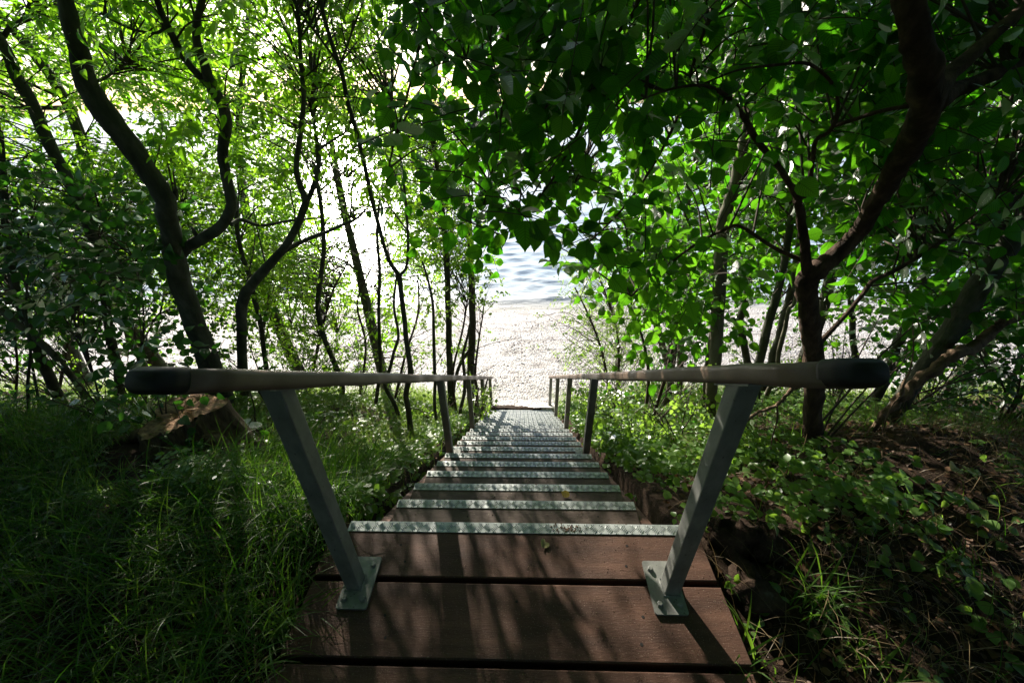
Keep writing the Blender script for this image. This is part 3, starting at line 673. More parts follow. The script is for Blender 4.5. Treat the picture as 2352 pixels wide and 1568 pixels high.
T2.stem([(238, 990, 10, 2.75), (198, 912, 9.5), (147, 843, 9), (86, 780, 8.5), (37, 740, 8), (0, 712, 7.5), (-60, 672, 7), (-160, 600, 6)])
T2.stem([(86, 780, 4, 2.75), (92, 745, 2.6), (70, 690, 2.4), (40, 600, 2.2, 2.6), (10, 500, 1.8)], ground=False, limb=True)
T4 = tree('forest_tree', 'pale grey trunk further back, bending out from behind the handrail end', 'tree', GL, bark='palebark')
T4.stem([(372, 955, 11, 4.1), (352, 900, 10.5), (338, 862, 10.5), (319, 812, 10), (302, 790, 9.5), (286, 730, 9), (272, 640, 8), (262, 540, 7)])
for k, (pts, lab) in enumerate((
    ([(790, 955, 8, 4.0), (784, 920, 7.5), (786, 890, 7), (773, 846, 7), (755, 802, 6.5), (737, 751, 6.5), (730, 700, 6.5), (736, 640, 6), (744, 572, 5.5), (738, 480, 5), (722, 380, 4.5)], 'crooked slim trunk of the bright bank, knees bent, seen over the middle of the handrail'),
    ([(622, 940, 6, 3.6), (612, 850, 6), (604, 788, 6), (600, 750, 6), (586, 690, 6), (571, 626, 6), (557, 590, 6), (546, 535, 5.5), (540, 450, 5)], 'slim stem directly beyond the dark swinging ash'),
    ([(862, 940, 4.5, 3.9), (868, 890, 4.5), (874, 846, 4.5), (872, 780, 4.2), (870, 700, 4), (872, 627, 4), (866, 540, 3.5), (872, 450, 3)], 'upright thin stem in the sunlit thicket left of the leaning pole'),
    ([(918, 960, 5, 3.4), (902, 920, 5), (884, 884, 4.6), (896, 846, 4.2), (906, 805, 3.8), (915, 770, 3.4), (905, 700, 3), (912, 620, 2.4)], 'wriggling dark stem leaning at the foot of the forked pole'),
    ([(1002, 966, 4.2, 3.3), (998, 930, 4), (999, 880, 4), (997, 820, 4), (996, 765, 3.6), (994, 700, 3.3), (982, 640, 2.8), (970, 600, 2.2)], 'thin bare stem rising close behind the second handrail post'),
    ([(1062, 975, 4, 4.0), (1056, 948, 4), (1066, 905, 4), (1067, 868, 3.8), (1063, 820, 3.5), (1072, 780, 3), (1080, 740, 2)], 'small curving stem forked low between two handrail posts'),
    ([(68, 1005, 5.5, 2.7), (66, 940, 5), (64, 880, 4.6), (70, 800, 4), (60, 720, 3.6), (64, 620, 3)], 'thin upright stem in the dark corner beside the grass'),
    ([(98, 993, 5, 2.9), (89, 920, 4.4), (76, 850, 4), (66, 780, 3.6), (50, 690, 3)], 'thin stem leaning away beside the shaded dark trunk'))):
    t = tree('sapling_tree', lab, 'tree', 'thin stems in the sunlit thicket'); t.stem(pts, wob=.06, flare=False)
    if k in (0, 2, 3, 4, 5):
        for q in range(5):
            j = t.sk[0][rng.integers(len(t.sk[0])//4, len(t.sk[0])-1)]; d = nrmz(np.array([rng.normal(), rng.normal(0, .5), rng.uniform(.1, 1)])); l = rng.uniform(.3, .8)
            t.twig([j, j+d*l*.5+rv(.05), j+d*l+UP*.1+rv(.06)], .006, .002, 4); t.sk.append(np.array([j+d*l*.6, j+d*l]))
    TH = globals().setdefault('THICK', []); TH.append(t)

# --- right side
GR = 'trees on the shady side of the stairs'
FT = tree('elm_tree', 'dark brown forked elm with a thick leaning arm, its broad leaves roofing the stairs', 'tree', GR, bark='elmbark', leaf='elm')
FT.stem([(1867, 1032, 26.0, 1.72), (1867, 956, 23.0), (1870, 883, 24.0), (1870, 810, 24.0), (1863, 755, 26.0), (1856, 700, 25.0), (1853, 668, 26.0), (1859, 640, 26.0), (1880, 618, 23.0), (1914, 590, 20.5), (1951, 555, 19.4), (1980, 522, 20.5, 1.72), (2006, 476, 21.6), (2042, 414, 26.8, 1.6), (2079, 348, 30.5), (2108, 293, 35.4), (2128, 238, 42.7, 1.4), (2124, 165, 46.4), (2106, 92, 41.5, 1.35), (2092, 18, 39.0), (2082, -80, 35.4, 1.35), (2070, -220, 30.5), (2060, -400, 22.0, 1.3)], wob=.2)
FT.stem([(2135, 225, 30, 1.42), (2170, 182, 20), (2218, 138, 17), (2282, 80, 15), (2352, 18, 13, 1.6), (2430, -60, 10)], ground=False, limb=True)
FT.stem([(2135, 240, 30, 1.42), (2180, 212, 20), (2226, 197, 17), (2282, 172, 15), (2352, 144, 14, 1.7), (2440, 110, 10)], ground=False, limb=True)
FT.stem([(1858, 640, 20, 1.72), (1852, 606, 14), (1848, 553, 13), (1841, 515, 12.5), (1838, 488, 12), (1833, 458, 11.5)], ground=False, limb=True)
FT.stem([(1834, 462, 9, 1.72), (1812, 420, 8.5), (1787, 381, 8.5), (1750, 337, 9), (1720, 289, 8.5), (1688, 242, 8), (1650, 208, 6, 1.6), (1604, 196, 4.5), (1540, 205, 3, 1.5), (1470, 230, 2.2)], ground=False, limb=True)
FT.stem([(1712, 280, 6, 1.7), (1718, 255, 5), (1695, 245, 4), (1660, 262, 3, 1.9)], ground=False, limb=True)
FT.stem([(1833, 458, 8, 1.72), (1856, 439, 6), (1866, 366, 6), (1874, 322, 5.5), (1903, 304, 5), (1918, 278, 5), (1925, 238, 5), (1915, 198, 5), (1889, 168, 5), (1850, 146, 4.5, 1.55), (1780, 150, 4), (1700, 160, 3, 1.5), (1620, 190, 2)], ground=False, limb=True)
FT.stem([(1916, 289, 5, 1.72), (1970, 271, 5), (2024, 256, 5), (2086, 243, 6, 1.5)], ground=False, limb=True)
FT.stem([(1866, 802, 8, 1.72), (1900, 769, 6.5), (1944, 722, 5.5), (1980, 678, 5.5), (2006, 645, 5.5), (2061, 619, 5), (2119, 583, 5), (2190, 539, 4, 2.0), (2300, 470, 3)], ground=False, limb=True)
FT.stem([(2090, -60, 24, 1.35), (1980, -150, 17, 1.5), (1800, -190, 14, 1.7), (1620, -190, 11, 1.9), (1450, -160, 9, 2.0), (1280, -110, 7, 2.1), (1120, -60, 5, 2.2), (980, 10, 4, 2.2)], ground=False, limb=True)
TW = [([(1275, -105, 6, 2.1), (1250, 0, 4.6), (1197, 74, 4.4), (1168, 146, 4.2), (1157, 234, 3.6), (1142, 311, 3.2), (1128, 403, 2.4), (1110, 470, 1.6, 1.9)]),
      ([(1490, -160, 7, 2.0), (1461, 18, 5.4), (1417, 80, 5.2), (1366, 194, 4.8), (1340, 278, 4.4), (1311, 337, 4), (1270, 410, 3), (1215, 480, 2.2, 1.8), (1150, 540, 1.6)]),
      ([(1175, 117, 3, 2.05), (1110, 128, 2.8), (1050, 140, 2.4), (1010, 147, 2), (950, 180, 1.6, 1.9)]),
      ([(1630, -185, 7, 1.9), (1640, 0, 4.6), (1600, 120, 4), (1560, 260, 3.6), (1500, 380, 3.2), (1430, 480, 2.6), (1350, 560, 2, 1.9)]),
      ([(1600, 120, 4, 1.9), (1500, 170, 3), (1400, 260, 2.5), (1320, 420, 2, 2.1)]),
      ([(985, 5, 4, 2.2), (960, 120, 3.4), (935, 220, 3), (905, 330, 2.4), (890, 400, 1.6, 2.0)]),
      ([(1848, 600, 6, 1.75), (1780, 570, 5), (1700, 520, 4.4), (1660, 530, 4), (1600, 560, 3.4, 2.0), (1520, 620, 2.8), (1450, 680, 2, 2.1)])]
for q in TW: FT.stem(q, ground=False, limb=True, wob=.05, sides=6)
G = tree('forest_tree', 'straight slim pale-edged trunk standing just behind the second post on the shady side', 'tree', GR, bark='palebark')
GK0 = len(KEEP)
G.stem([(1630, 985, 14, 2.9), (1632, 930, 13), (1636, 880, 14), (1643, 828, 14.5), (1647, 740, 16), (1654, 627, 16), (1661, 517, 15), (1672, 470, 14), (1688, 420, 14), (1703, 348, 13), (1718, 285, 12.5), (1728, 200, 11.5), (1735, 130, 11), (1745, 0, 10), (1752, -160, 8)])
GK = np.array(KEEP[GK0:])
G.stem([(1617, 975, 6, 2.95), (1618, 900, 5.5), (1624, 830, 5), (1634, 760, 4.5, 3.0)], ground=True, limb=True)
for k, (pts, lab, bk) in enumerate((
    ([(1735, 930, 12, 3.1), (1738, 870, 11.5), (1753, 795, 11), (1768, 737, 10.5), (1786, 674, 10), (1806, 580, 9), (1826, 440, 8), (1840, 320, 7)], 'first of two parallel leaning trunks behind the black-capped handrail', 'ashbark'),
    ([(1765, 860, 10, 3.4), (1778, 810, 10), (1790, 773, 10), (1804, 718, 10), (1819, 663, 10), (1836, 560, 9), (1850, 430, 8)], 'second of the parallel leaning trunks, close against the elm', 'ashbark'),
    ([(1783, 850, 6, 3.2), (1790, 800, 6), (1805, 750, 5.5), (1812, 710, 5), (1826, 690, 4.5), (1840, 600, 4)], 'thin knotty stem tucked against the elm trunk', 'palebark'),
    ([(1722, 860, 9, 4.2), (1716, 828, 9), (1704, 770, 9), (1700, 740, 9), (1709, 700, 8.5), (1720, 640, 8), (1728, 540, 7)], 'bent dark trunk with a bulge near the bright beach', 'ashbark'),
    ([(1962, 835, 9, 4.4), (1960, 790, 8.5), (1957, 740, 8), (1954, 663, 8), (1950, 560, 7), (1948, 430, 6)], 'upright dark trunk standing alone before the beach behind the elm', 'ashbark'),
    ([(2030, 880, 13, 3.6), (2046, 825, 13), (2062, 790, 13), (2087, 737, 13), (2108, 682, 12.5), (2132, 600, 12), (2160, 480, 10), (2190, 330, 9)], 'leaning trunk seen just past the black handrail cap', 'ashbark'),
    ([(2240, 800, 8, 4.3), (2246, 760, 8), (2252, 715, 7.5), (2262, 640, 7), (2270, 520, 6)], 'pale slim trunk far back by the beach near the edge of view', 'palebark'),
    ([(2180, 640, 9, 3.6), (2215, 500, 10), (2246, 400, 11), (2273, 330, 12), (2297, 270, 12), (2330, 180, 11), (2370, 60, 9)], 'high leaning trunk behind dark leaves in the upper corner', 'palebark'),
    ([(1560, 880, 8, 4.6), (1566, 700, 8), (1576, 500, 8), (1584, 420, 8), (1604, 345, 8), (1616, 220, 7), (1622, 80, 6)], 'grey trunk standing back between the hazel and the straight pale trunk', 'palebark'),
    ([(1525, 940, 7, 3.7), (1538, 880, 8), (1530, 820, 8), (1512, 760, 8), (1500, 700, 7), (1496, 620, 6)], 'bowed grey trunk at the heart of the hazel thicket', 'palebark'))):
    t = tree('forest_tree', lab, 'tree', GR, bark=bk); t.stem(pts); globals().setdefault('RT', []).append(t)
NT = tree('forest_tree', 'heavy smooth trunk leaning out of the picture at the dark edge', 'tree', GR)
NT.stem([(2015, 1010, 22, 2.05), (2052, 950, 22), (2090, 890, 23), (2134, 821, 25), (2185, 757, 28), (2226, 700, 29), (2262, 638, 29), (2300, 588, 28), (2352, 517, 26), (2420, 400, 24), (2480, 260, 20), (2520, 100, 16)])
b = MB(); P, rr = trace([(1962, 1035, 6, 1.75), (1990, 1000, 7.5), (2021, 964, 9.5), (2045, 935, 11), (2072, 909, 13), (2119, 868, 14), (2163, 834, 15), (2200, 808, 14, 1.9), (2244, 790, 13), (2299, 744, 13), (2352, 707, 13, 2.1), (2450, 640, 11)])
Q = catmull(np.column_stack([P, rr]), 5); Q[:, :3] += rng.normal(0, .006, (len(Q), 3)); b.tube(Q[:, :3], Q[:, 3], 10, wob=.35)
P, rr = trace([(2070, 908, 6, 1.78), (2075, 880, 4.5), (2090, 850, 3), (2098, 800, 2.2), (2096, 740, 1.5, 1.9)]); b.tube(catmull(P, 4), np.interp(np.linspace(0, 1, 4*(len(P)-1)+1), np.linspace(0, 1, len(P)), rr), 6)
P, rr = trace([(2075, 905, 3, 1.78), (2050, 930, 1.8), (2032, 975, 1.6), (2028, 1000, 1.2, 1.65)]); b.tube(catmull(P, 4), np.linspace(rr[0], rr[-1], 13), 5)
tag(b.build('leaning_log', MT['deadwood'], None, loc=P[0]), 'broken dead log with flaking bark propped against the heavy leaning trunk', 'log')
b = MB(); P, rr = trace([(1690, 985, 3.5, 1.6), (1731, 953, 4), (1752, 943, 4), (1782, 931, 4.5), (1800, 914, 4.5), (1822, 894, 5), (1845, 884, 5), (1858, 880, 5, 1.65)])
Q = catmull(np.column_stack([P, rr]), 4); b.tube(Q[:, :3]+rng.normal(0, .003, (len(Q), 3)), Q[:, 3], 7, wob=.2)
P, rr = trace([(1784, 930, 3, 1.62), (1786, 960, 2.2), (1775, 1000, 2), (1770, 1030, 1.4, 1.55)]); b.tube(catmull(P, 4), np.linspace(rr[0], rr[-1], 13), 5)
tag(b.build('fallen_branch', MT['deadwood'], None, loc=Q[0, :3]), 'crooked fallen branch slanting against the elm trunk above the sunlit plants', 'branch')

# --- foliage volumes
UL = [(-250, -350), (620, -350), (620, 300), (560, 430), (420, 420), (240, 330), (-250, 420)]
region(A, [(150, -350), (560, -350), (600, 60), (540, 330), (330, 330), (200, 180), (200, 20)], (2.1, 3.5), 330, 'ash', 3, leaf=.066, bright=.05)
region(T3, [(-350, -450), (330, -400), (330, 330), (200, 480), (-350, 560)], (2.7, 5.0), 760, 'ash', 4, leaf=.06, bright=.0)
region(B, [(500, -350), (900, -350), (900, 60), (850, 420), (760, 480), (560, 520), (470, 300), (480, 60)], (2.7, 5.4), 1050, 'ash', 4, leaf=.056, bright=.1)
region(C, [(640, -300), (900, -300), (930, 200), (900, 480), (820, 480), (760, 300), (690, 100)], (2.4, 4.2), 430, 'ash', 3, leaf=.052, bright=.1)
region(T1, [(-200, -300), (520, -300), (540, 120), (500, 420), (300, 460), (60, 470), (-200, 500)], (3.6, 6.2), 360, 'ashlo', 5, leaf=.065, bright=.0)
region(T4, [(200, 250), (560, 200), (620, 420), (600, 640), (400, 620), (240, 480)], (4.0, 6.2), 220, 'ashlo', 5, leaf=.06, bright=.05)
region(THICK[0], [(640, 250), (940, 250), (960, 600), (820, 720), (640, 660)], (4.4, 7.0), 760, 'ashlo', 5, leaf=.055, bright=.15)
region(THICK[1], [(480, 420), (680, 420), (700, 660), (600, 720), (480, 620)], (3.6, 5.6), 240, 'ashlo', 4, leaf=.055, bright=.05)
for sp_, r_, n_ in (((-.25, .6, 0), .3, 30), ((.05, .3, 0), .3, 26), ((-.55, .45, 0), .3, 24), ((-.6, .9, 0), .15, 10), ((-.1, 1.7, -.5), .3, 8), ((-1.7, .5, 0), .8, 60), ((-2.3, 1.1, 0), .6, 40), ((-1.2, .1, 0), .6, 40)):
    for k_ in range(n_):
        c_ = np.array(sp_)+rv(r_*.6)*np.array([1, 1, .3])+SUN*rng.uniform(3.6, 6.6); q_ = proj(c_)
        if inside(OPEN, q_[0], q_[1]) or not allowed(c_) or any(((q_[0]-g[0])/g[2])**2+((q_[1]-g[1])/g[3])**2 < 1 for g in GAPS): continue
        t_ = C if sp_[0] > -1 else T1
        for k2 in range(4): spray(t_, c_+rv(.12), rv(), 'ashlo', leaf=.058, bright=.05)
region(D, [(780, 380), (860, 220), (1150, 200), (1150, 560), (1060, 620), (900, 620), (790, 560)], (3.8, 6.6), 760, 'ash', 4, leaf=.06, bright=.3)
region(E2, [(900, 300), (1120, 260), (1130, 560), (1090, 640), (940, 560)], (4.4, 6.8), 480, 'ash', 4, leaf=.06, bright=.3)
# overhanging elm roof
ELM = [(850, -120), (1520, -200), (1700, -100), (1760, 100), (1700, 330), (1640, 520), (1560, 640), (1500, 770), (1440, 800), (1400, 760), (1330, 690), (1285, 585), (1200, 540), (1130, 590), (1060, 585), (1000, 560), (990, 430), (900, 380), (852, 260)]
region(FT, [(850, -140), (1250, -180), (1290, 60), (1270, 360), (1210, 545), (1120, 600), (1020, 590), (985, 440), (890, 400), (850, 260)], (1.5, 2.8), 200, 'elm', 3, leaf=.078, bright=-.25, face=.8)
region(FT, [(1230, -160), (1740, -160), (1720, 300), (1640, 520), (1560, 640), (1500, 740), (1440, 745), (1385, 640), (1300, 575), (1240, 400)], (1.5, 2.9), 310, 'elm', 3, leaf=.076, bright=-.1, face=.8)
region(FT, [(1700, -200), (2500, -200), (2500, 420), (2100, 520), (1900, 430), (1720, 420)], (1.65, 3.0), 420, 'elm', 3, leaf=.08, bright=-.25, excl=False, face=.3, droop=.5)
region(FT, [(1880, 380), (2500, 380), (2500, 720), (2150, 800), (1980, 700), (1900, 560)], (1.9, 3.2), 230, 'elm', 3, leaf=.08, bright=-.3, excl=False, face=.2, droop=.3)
for t in RT:
    pass
region(RT[8], [(1450, 60), (1780, 60), (1900, 420), (1800, 620), (1600, 660), (1470, 560)], (3.2, 5.8), 380, 'elmlo', 4, leaf=.08, bright=.2)
region(G, [(1500, -200), (1900, -200), (1880, 420), (1700, 560), (1560, 500)], (2.4, 4.0), 300, 'elmlo', 4, leaf=.08, bright=.0)
region(RT[0], [(1660, 420), (1900, 420), (1930, 640), (1860, 720), (1700, 720)], (2.6, 4.6), 110, 'elmlo', 3, leaf=.075, bright=.05)
region(RT[4], [(1880, 420), (2120, 420), (2120, 700), (1960, 740), (1880, 690)], (3.0, 5.0), 110, 'elmlo', 3, leaf=.075, bright=.1)
region(RT[5], [(2050, 300), (2450, 250), (2450, 720), (2150, 740)], (3.0, 5.2), 300, 'elmlo', 4, leaf=.075, bright=.0)
region(RT[7], [(2000, -200), (2550, -200), (2550, 420), (2050, 420)], (2.8, 5.0), 280, 'elmlo', 4, leaf=.08, bright=.1, excl=False)
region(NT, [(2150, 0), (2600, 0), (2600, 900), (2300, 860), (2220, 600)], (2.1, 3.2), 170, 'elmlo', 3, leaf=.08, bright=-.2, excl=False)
# shrubs --------------------------------------------------------------------
GS = 'shrubs and saplings among the trees'
def shrub(label, stems, name='shrub', bark='twig', leaf='dark', group=GS):
    t = Tree(name, label, 'shrub', group, bark=bark, leaf=leaf); TREES.append(t)
    for s_ in stems: t.stem(s_, wob=.08, flare=False, sides=5)
    return t
def auto_stems(px, py, y, n, h, spread, r=.008):
    """n arching stems from one root, h metres tall"""
    out = []; g = at_y(px, py, y); gz = float(hgt(g[0], g[1]))
    for k in range(n):
        a = rng.uniform(0, 2*np.pi); s_ = rng.uniform(.3, 1)*spread; P = [np.array([g[0]+.03*math.cos(a), g[1]+.03*math.sin(a), gz])]
        for f in (.35, .7, 1): P.append(np.array([g[0]+s_*f**1.4*math.cos(a), g[1]+s_*f**1.4*math.sin(a), gz+h*f*rng.uniform(.8, 1.1)]))
        out.append(P)
    return out, np.array([g[0], g[1], gz])
def shrub3(label, px, py, y, n, h, spread, kind, nspr, name='shrub', leaf=None, bright=0, zlo=.25, **kw):
    t = Tree(name, label, 'shrub', GS, bark='twig'); TREES.append(t)
    st, t.base = auto_stems(px, py, y, n, h, spread)
    for P in st:
        Q = catmull(np.array(P), 4); t.trunk.tube(Q, np.linspace(.004+.006*h, .0025, len(Q)), 5); t.sk.append(Q)
    al = np.vstack([q[int(len(q)*zlo):] for q in t.sk])
    for k in range(nspr):
        p = al[rng.integers(len(al))]; d = nrmz(rv()*np.array([1, 1, .7])+UP*.2); l = rng.uniform(.05, .35)*min(1, h)
        c = p+d*l; q_ = proj(c)
        if inside(OPEN, q_[0], q_[1]) or not allowed(c): continue
        if l > .12: t.twig([p, p+d*l*.5+rv(.02), c], .003, .0014, 3)
        spray(t, c, nrmz(d+rv(.4)), kind, leaf=leaf, bright=bright, **kw)
    return t
K1 = shrub('broad leaved shrub with glossy leaves catching light left of the kinked trunk', [[(300, 985, 4, 2.9), (310, 880, 3.5), (330, 760, 3), (320, 640, 2), (290, 560, 1.5)], [(240, 990, 4, 2.7), (220, 880, 3), (180, 760, 2.6), (130, 650, 2), (100, 560, 1.5)]])
region(K1, [(60, 520), (420, 520), (440, 780), (330, 830), (60, 800)], (2.1, 3.6), 230, 'dark', 3, leaf=.08, bright=-.05, droop=.15, face=.1)
K2 = shrub('dense dark shrub filling the edge of the wood under the leaning corner trunk', [[(30, 990, 5, 3.2), (40, 850, 4), (30, 700, 3), (60, 560, 2)], [(120, 990, 5, 3.6), (150, 820, 4), (180, 650, 3), (240, 520, 2)]])
region(K2, [(-300, 380), (330, 400), (380, 560), (300, 700), (-300, 720)], (2.6, 4.8), 620, 'dark', 3, leaf=.075, bright=-.1, droop=.2, face=.1)
region(K2, [(-300, 700), (100, 700), (140, 840), (-300, 880)], (2.6, 4.4), 190, 'dark', 3, leaf=.07, bright=-.05, droop=.2)
K3 = shrub('small leaved thorn bush with fine dark twigs behind the upper half of the kinked trunk', [[(330, 950, 4, 4.4), (360, 760, 3), (400, 560, 2.4), (420, 440, 1.6)], [(340, 950, 4, 4.4), (300, 700, 3), (280, 520, 2), (240, 420, 1.6)]])
region(K3, [(130, 360), (330, 340), (520, 380), (520, 560), (360, 620), (160, 520)], (3.6, 5.6), 620, 'haw', 5, leaf=.036, bright=-.1)
region(K3, [(420, 560), (620, 560), (640, 780), (440, 800)], (3.2, 5.0), 260, 'haw', 5, leaf=.034, bright=.05)
K4 = shrub('hawthorn thicket glowing in front of the glittering water, behind the leaning pole', [[(700, 950, 4, 4.6), (730, 800, 3.5), (760, 680, 3), (800, 600, 2)], [(820, 950, 4, 4.6), (840, 800, 3), (820, 700, 2.4), (850, 620, 1.8)], [(900, 950, 3.6, 4.2), (930, 820, 3), (960, 720, 2.4), (960, 630, 1.6)]])
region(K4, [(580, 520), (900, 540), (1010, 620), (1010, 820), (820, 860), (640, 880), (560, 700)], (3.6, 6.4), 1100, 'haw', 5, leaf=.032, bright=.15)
region(K4, [(660, 600), (1000, 640), (1000, 900), (700, 900)], (3.6, 5.4), 150, 'haw', 2, leaf=.03, bright=.1, keepgap=.5)
K5 = shrub('leafy hawthorn bush beside the two straight trunks at the water gap', [[(1050, 960, 4, 4.6), (1040, 860, 3), (1062, 760, 2.4), (1075, 680, 1.8)], [(1100, 950, 4, 5.0), (1092, 860, 3), (1100, 780, 2.2), (1110, 720, 1.6)]])
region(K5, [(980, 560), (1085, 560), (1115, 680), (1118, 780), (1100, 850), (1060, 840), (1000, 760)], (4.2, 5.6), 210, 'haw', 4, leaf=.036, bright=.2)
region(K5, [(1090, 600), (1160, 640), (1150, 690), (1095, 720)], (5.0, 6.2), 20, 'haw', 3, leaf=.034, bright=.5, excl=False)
K6 = shrub('bush of yellow-green leaves spilling over the lowest posts of the stump side handrail', [[(1105, 960, 3, 5.0), (1110, 910, 2.4), (1120, 870, 2)], [(1090, 975, 3, 4.4), (1092, 930, 2), (1100, 890, 1.6)]])
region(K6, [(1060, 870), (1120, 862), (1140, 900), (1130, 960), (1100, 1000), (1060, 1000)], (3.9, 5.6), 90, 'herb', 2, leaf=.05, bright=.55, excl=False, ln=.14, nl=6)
K7 = shrub('willow bush with narrow yellow-green leaves at the beach edge, lit through', [[(1400, 900, 4, 5.0), (1380, 800, 3), (1350, 720, 2.4), (1320, 660, 1.6)], [(1420, 900, 4, 5.2), (1420, 780, 3), (1400, 700, 2.4), (1370, 620, 1.6)]])
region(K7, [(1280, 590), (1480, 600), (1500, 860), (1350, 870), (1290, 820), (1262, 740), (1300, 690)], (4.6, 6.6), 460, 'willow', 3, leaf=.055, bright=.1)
region(K7, [(1230, 690), (1330, 730), (1340, 830), (1260, 800)], (4.8, 6.0), 16, 'herb', 2, leaf=.04, bright=.4, excl=False, ln=.2)
K8 = shrub('hazel bush with large lit leaves hanging beside the water gap on the shady side', [[(1480, 960, 5, 2.9), (1490, 860, 4), (1470, 760, 3), (1430, 680, 2)], [(1500, 960, 5, 3.0), (1540, 820, 4), (1560, 700, 3), (1540, 600, 2)]])
region(K8, [(1380, 560), (1620, 540), (1640, 700), (1560, 800), (1480, 800), (1430, 720)], (2.0, 3.4), 170, 'elm', 3, leaf=.085, bright=.1, face=.8)
region(K8, [(1440, 780), (1640, 700), (1650, 880), (1480, 900)], (2.6, 3.8), 90, 'dark', 3, leaf=.05, bright=-.1)
for lab, a in (('low bramble bush under the straight pale trunk', (1560, 1000, 2.3, 7, .45, .5, 'herb', 60)),
               ('bramble bush with sunlit leaves touching the second post on the shady side', (1450, 1040, 2.5, 8, .5, .5, 'herb', 80)),
               ('leafy bramble at the lower posts of the shady side handrail', (1370, 970, 3.7, 8, .55, .5, 'herb', 80)),
               ('sunlit bramble bush between fallen branch and black-capped rail', (1700, 1010, 1.75, 6, .3, .3, 'herb', 46)),
               ('nettle clump growing thickly on the sunny slope below the willow', (1420, 930, 4.0, 9, .6, .6, 'herb', 90)),
               ('bright leafy undergrowth clump beside the foot of the stairs', (1330, 930, 5.0, 8, .5, .5, 'herb', 60)),
               ('sapling with a few large lit leaves reaching past the stump towards the post', (600, 1010, 1.9, 2, .5, .22, 'elmlo', 9)),
               ('low sapling with dark oval leaves just under the rail end cap', (300, 1030, 1.75, 4, .42, .3, 'dark', 26)),
               ('seedling with broad leaves at the stump foot near the dark grass', (400, 1010, 1.6, 3, .35, .2, 'dark', 10)),
               ('young elder with drooping bright leaf below the swinging ash', (655, 1000, 2.6, 3, .8, .3, 'elmlo', 14)),
               ('bushy undergrowth glowing yellow-green behind the stump', (450, 930, 4.6, 9, .7, .9, 'haw', 120)),
               ('sunlit bank bush at the foot of the crooked trunk', (740, 940, 4.4, 9, .6, .9, 'herb', 90)),
               ('bright grassy bush beneath the forked pole', (1000, 980, 3.5, 8, .4, .5, 'herb', 60)),
               ('dark holly-like bush in the wood behind the leaning log', (2120, 960, 2.7, 8, .6, .7, 'dark', 70)),
               ('shade bush at the very edge of the dark wood', (2330, 950, 2.4, 8, .9, .7, 'dark', 80)),
               ('thin twiggy thorn bush before the bright beach behind the elm', (1930, 900, 4.0, 8, 1.1, .9, 'haw', 90)),
               ('twiggy thorn bush against the beach light past the leaning trunk', (2150, 860, 4.2, 8, 1.1, .9, 'haw', 90)),
               ('lit thorn bush low behind the parallel leaning trunks', (1760, 900, 4.4, 8, .9, .8, 'haw', 100)),
               ('shaded twig bush among the far trunks near the corner', (140, 920, 4.6, 9, 1.1, 1.0, 'haw', 120)),
               ('dense small leaved bush at the outermost edge beside the dark trunk', (-120, 950, 3.8, 9, 1.1, .9, 'dark', 110))):
    px, py, y, n, h, sp, kd, ns = a
    lf = {'herb': .045, 'elmlo': .085, 'dark': .06, 'haw': .03}[kd]; br = {'herb': .3, 'elmlo': .3, 'dark': -.1, 'haw': .15}[kd]
    kw = dict(ln=.16) if kd == 'herb' else {}
    shrub3(lab, px, py, y, n, h, sp, kd, ns, leaf=lf, bright=br, zlo=.15, **kw)
# background trees along the bank and beyond the frame edges
GB = 'background trees of the wooded bank'
for k, (x, y, h, rad, kd, lab) in enumerate(((-5.2, 4.6, 5.5, 1.5, 'ashlo', 'tall background tree with airy pale crown at far edge of the thicket'), (-3.9, 5.6, 5.6, 1.3, 'ashlo', 'background tree with bright crown behind the kinked trunk'), (-2.7, 6.1, 5.4, 1.4, 'ashlo', 'background tree standing before the water behind the slim dark ash'),
        (-7.5, 5.2, 6, 1.9, 'ashlo', 'large background tree outermost beyond the leaning trunks'), (2.9, 6.3, 5.2, 1.3, 'elmlo', 'background tree behind the hazel bush'), (4.6, 5.4, 5.6, 1.6, 'elmlo', 'background tree behind the elm arm'), (6.4, 4.8, 6, 1.9, 'elmlo', 'background tree filling the upper dark corner'), (8.5, 5.2, 6, 2.0, 'elmlo', 'background tree farthest along the shady bank'))):
    t = Tree('bank_tree', lab, 'tree', GB, bark='ashbark'); TREES.append(t); z0 = float(hgt(x, y)); t.base = np.array([x, y, z0])
    P = np.array([[x, y, z0-.1], [x+rng.normal(0, .15), y, z0+h*.35], [x+rng.normal(0, .3), y+.1, z0+h*.7], [x+rng.normal(0, .4), y, z0+h]]); Q = catmull(P, 6)
    t.trunk.tube(Q, np.linspace(.11, .02, len(Q)), 9, wob=.1); t.sk.append(Q)
    for q in range(9):
        j = Q[rng.integers(len(Q)//3, len(Q)-2)]; a = rng.uniform(0, 6.28); d = np.array([math.cos(a), math.sin(a), rng.uniform(.2, .9)]); l = rad*rng.uniform(.5, 1)
        if not allowed(j+d*l*.6): continue
        t.twig([j, j+d*l*.5+rv(.1), j+d*l+rv(.1)], .025, .006, 5); t.sk.append(np.array([j+d*l*.5, j+d*l]))
    for q in range(190 if k < 4 else 110):
        u = nrmz(rv())*rng.uniform(.3, 1)**.5; c = np.array([x, y, z0+h*.66])+u*np.array([rad, rad, h*.42]); qq = proj(c)
        if qq[2] > .3 and inside(OPEN, qq[0], qq[1]): continue
        if any(((qq[0]-g[0])/g[2])**2+((qq[1]-g[1])/g[3])**2 < 1 and rng.uniform() < g[4] for g in GAPS): continue
        a = t.nearest(c); t.twig([a, (a+c)/2+rv(.06), c], .007, .002, 4)
        for s_ in range(6):
            o_ = c+rv(.16); d_ = nrmz(rv())
            if allowed(o_, d_): spray(t, o_, d_, kd, leaf=.08 if kd == 'elmlo' else .075, bright=.3 if k < 4 else .15, twig=False)
for t in TREES: t.finish()
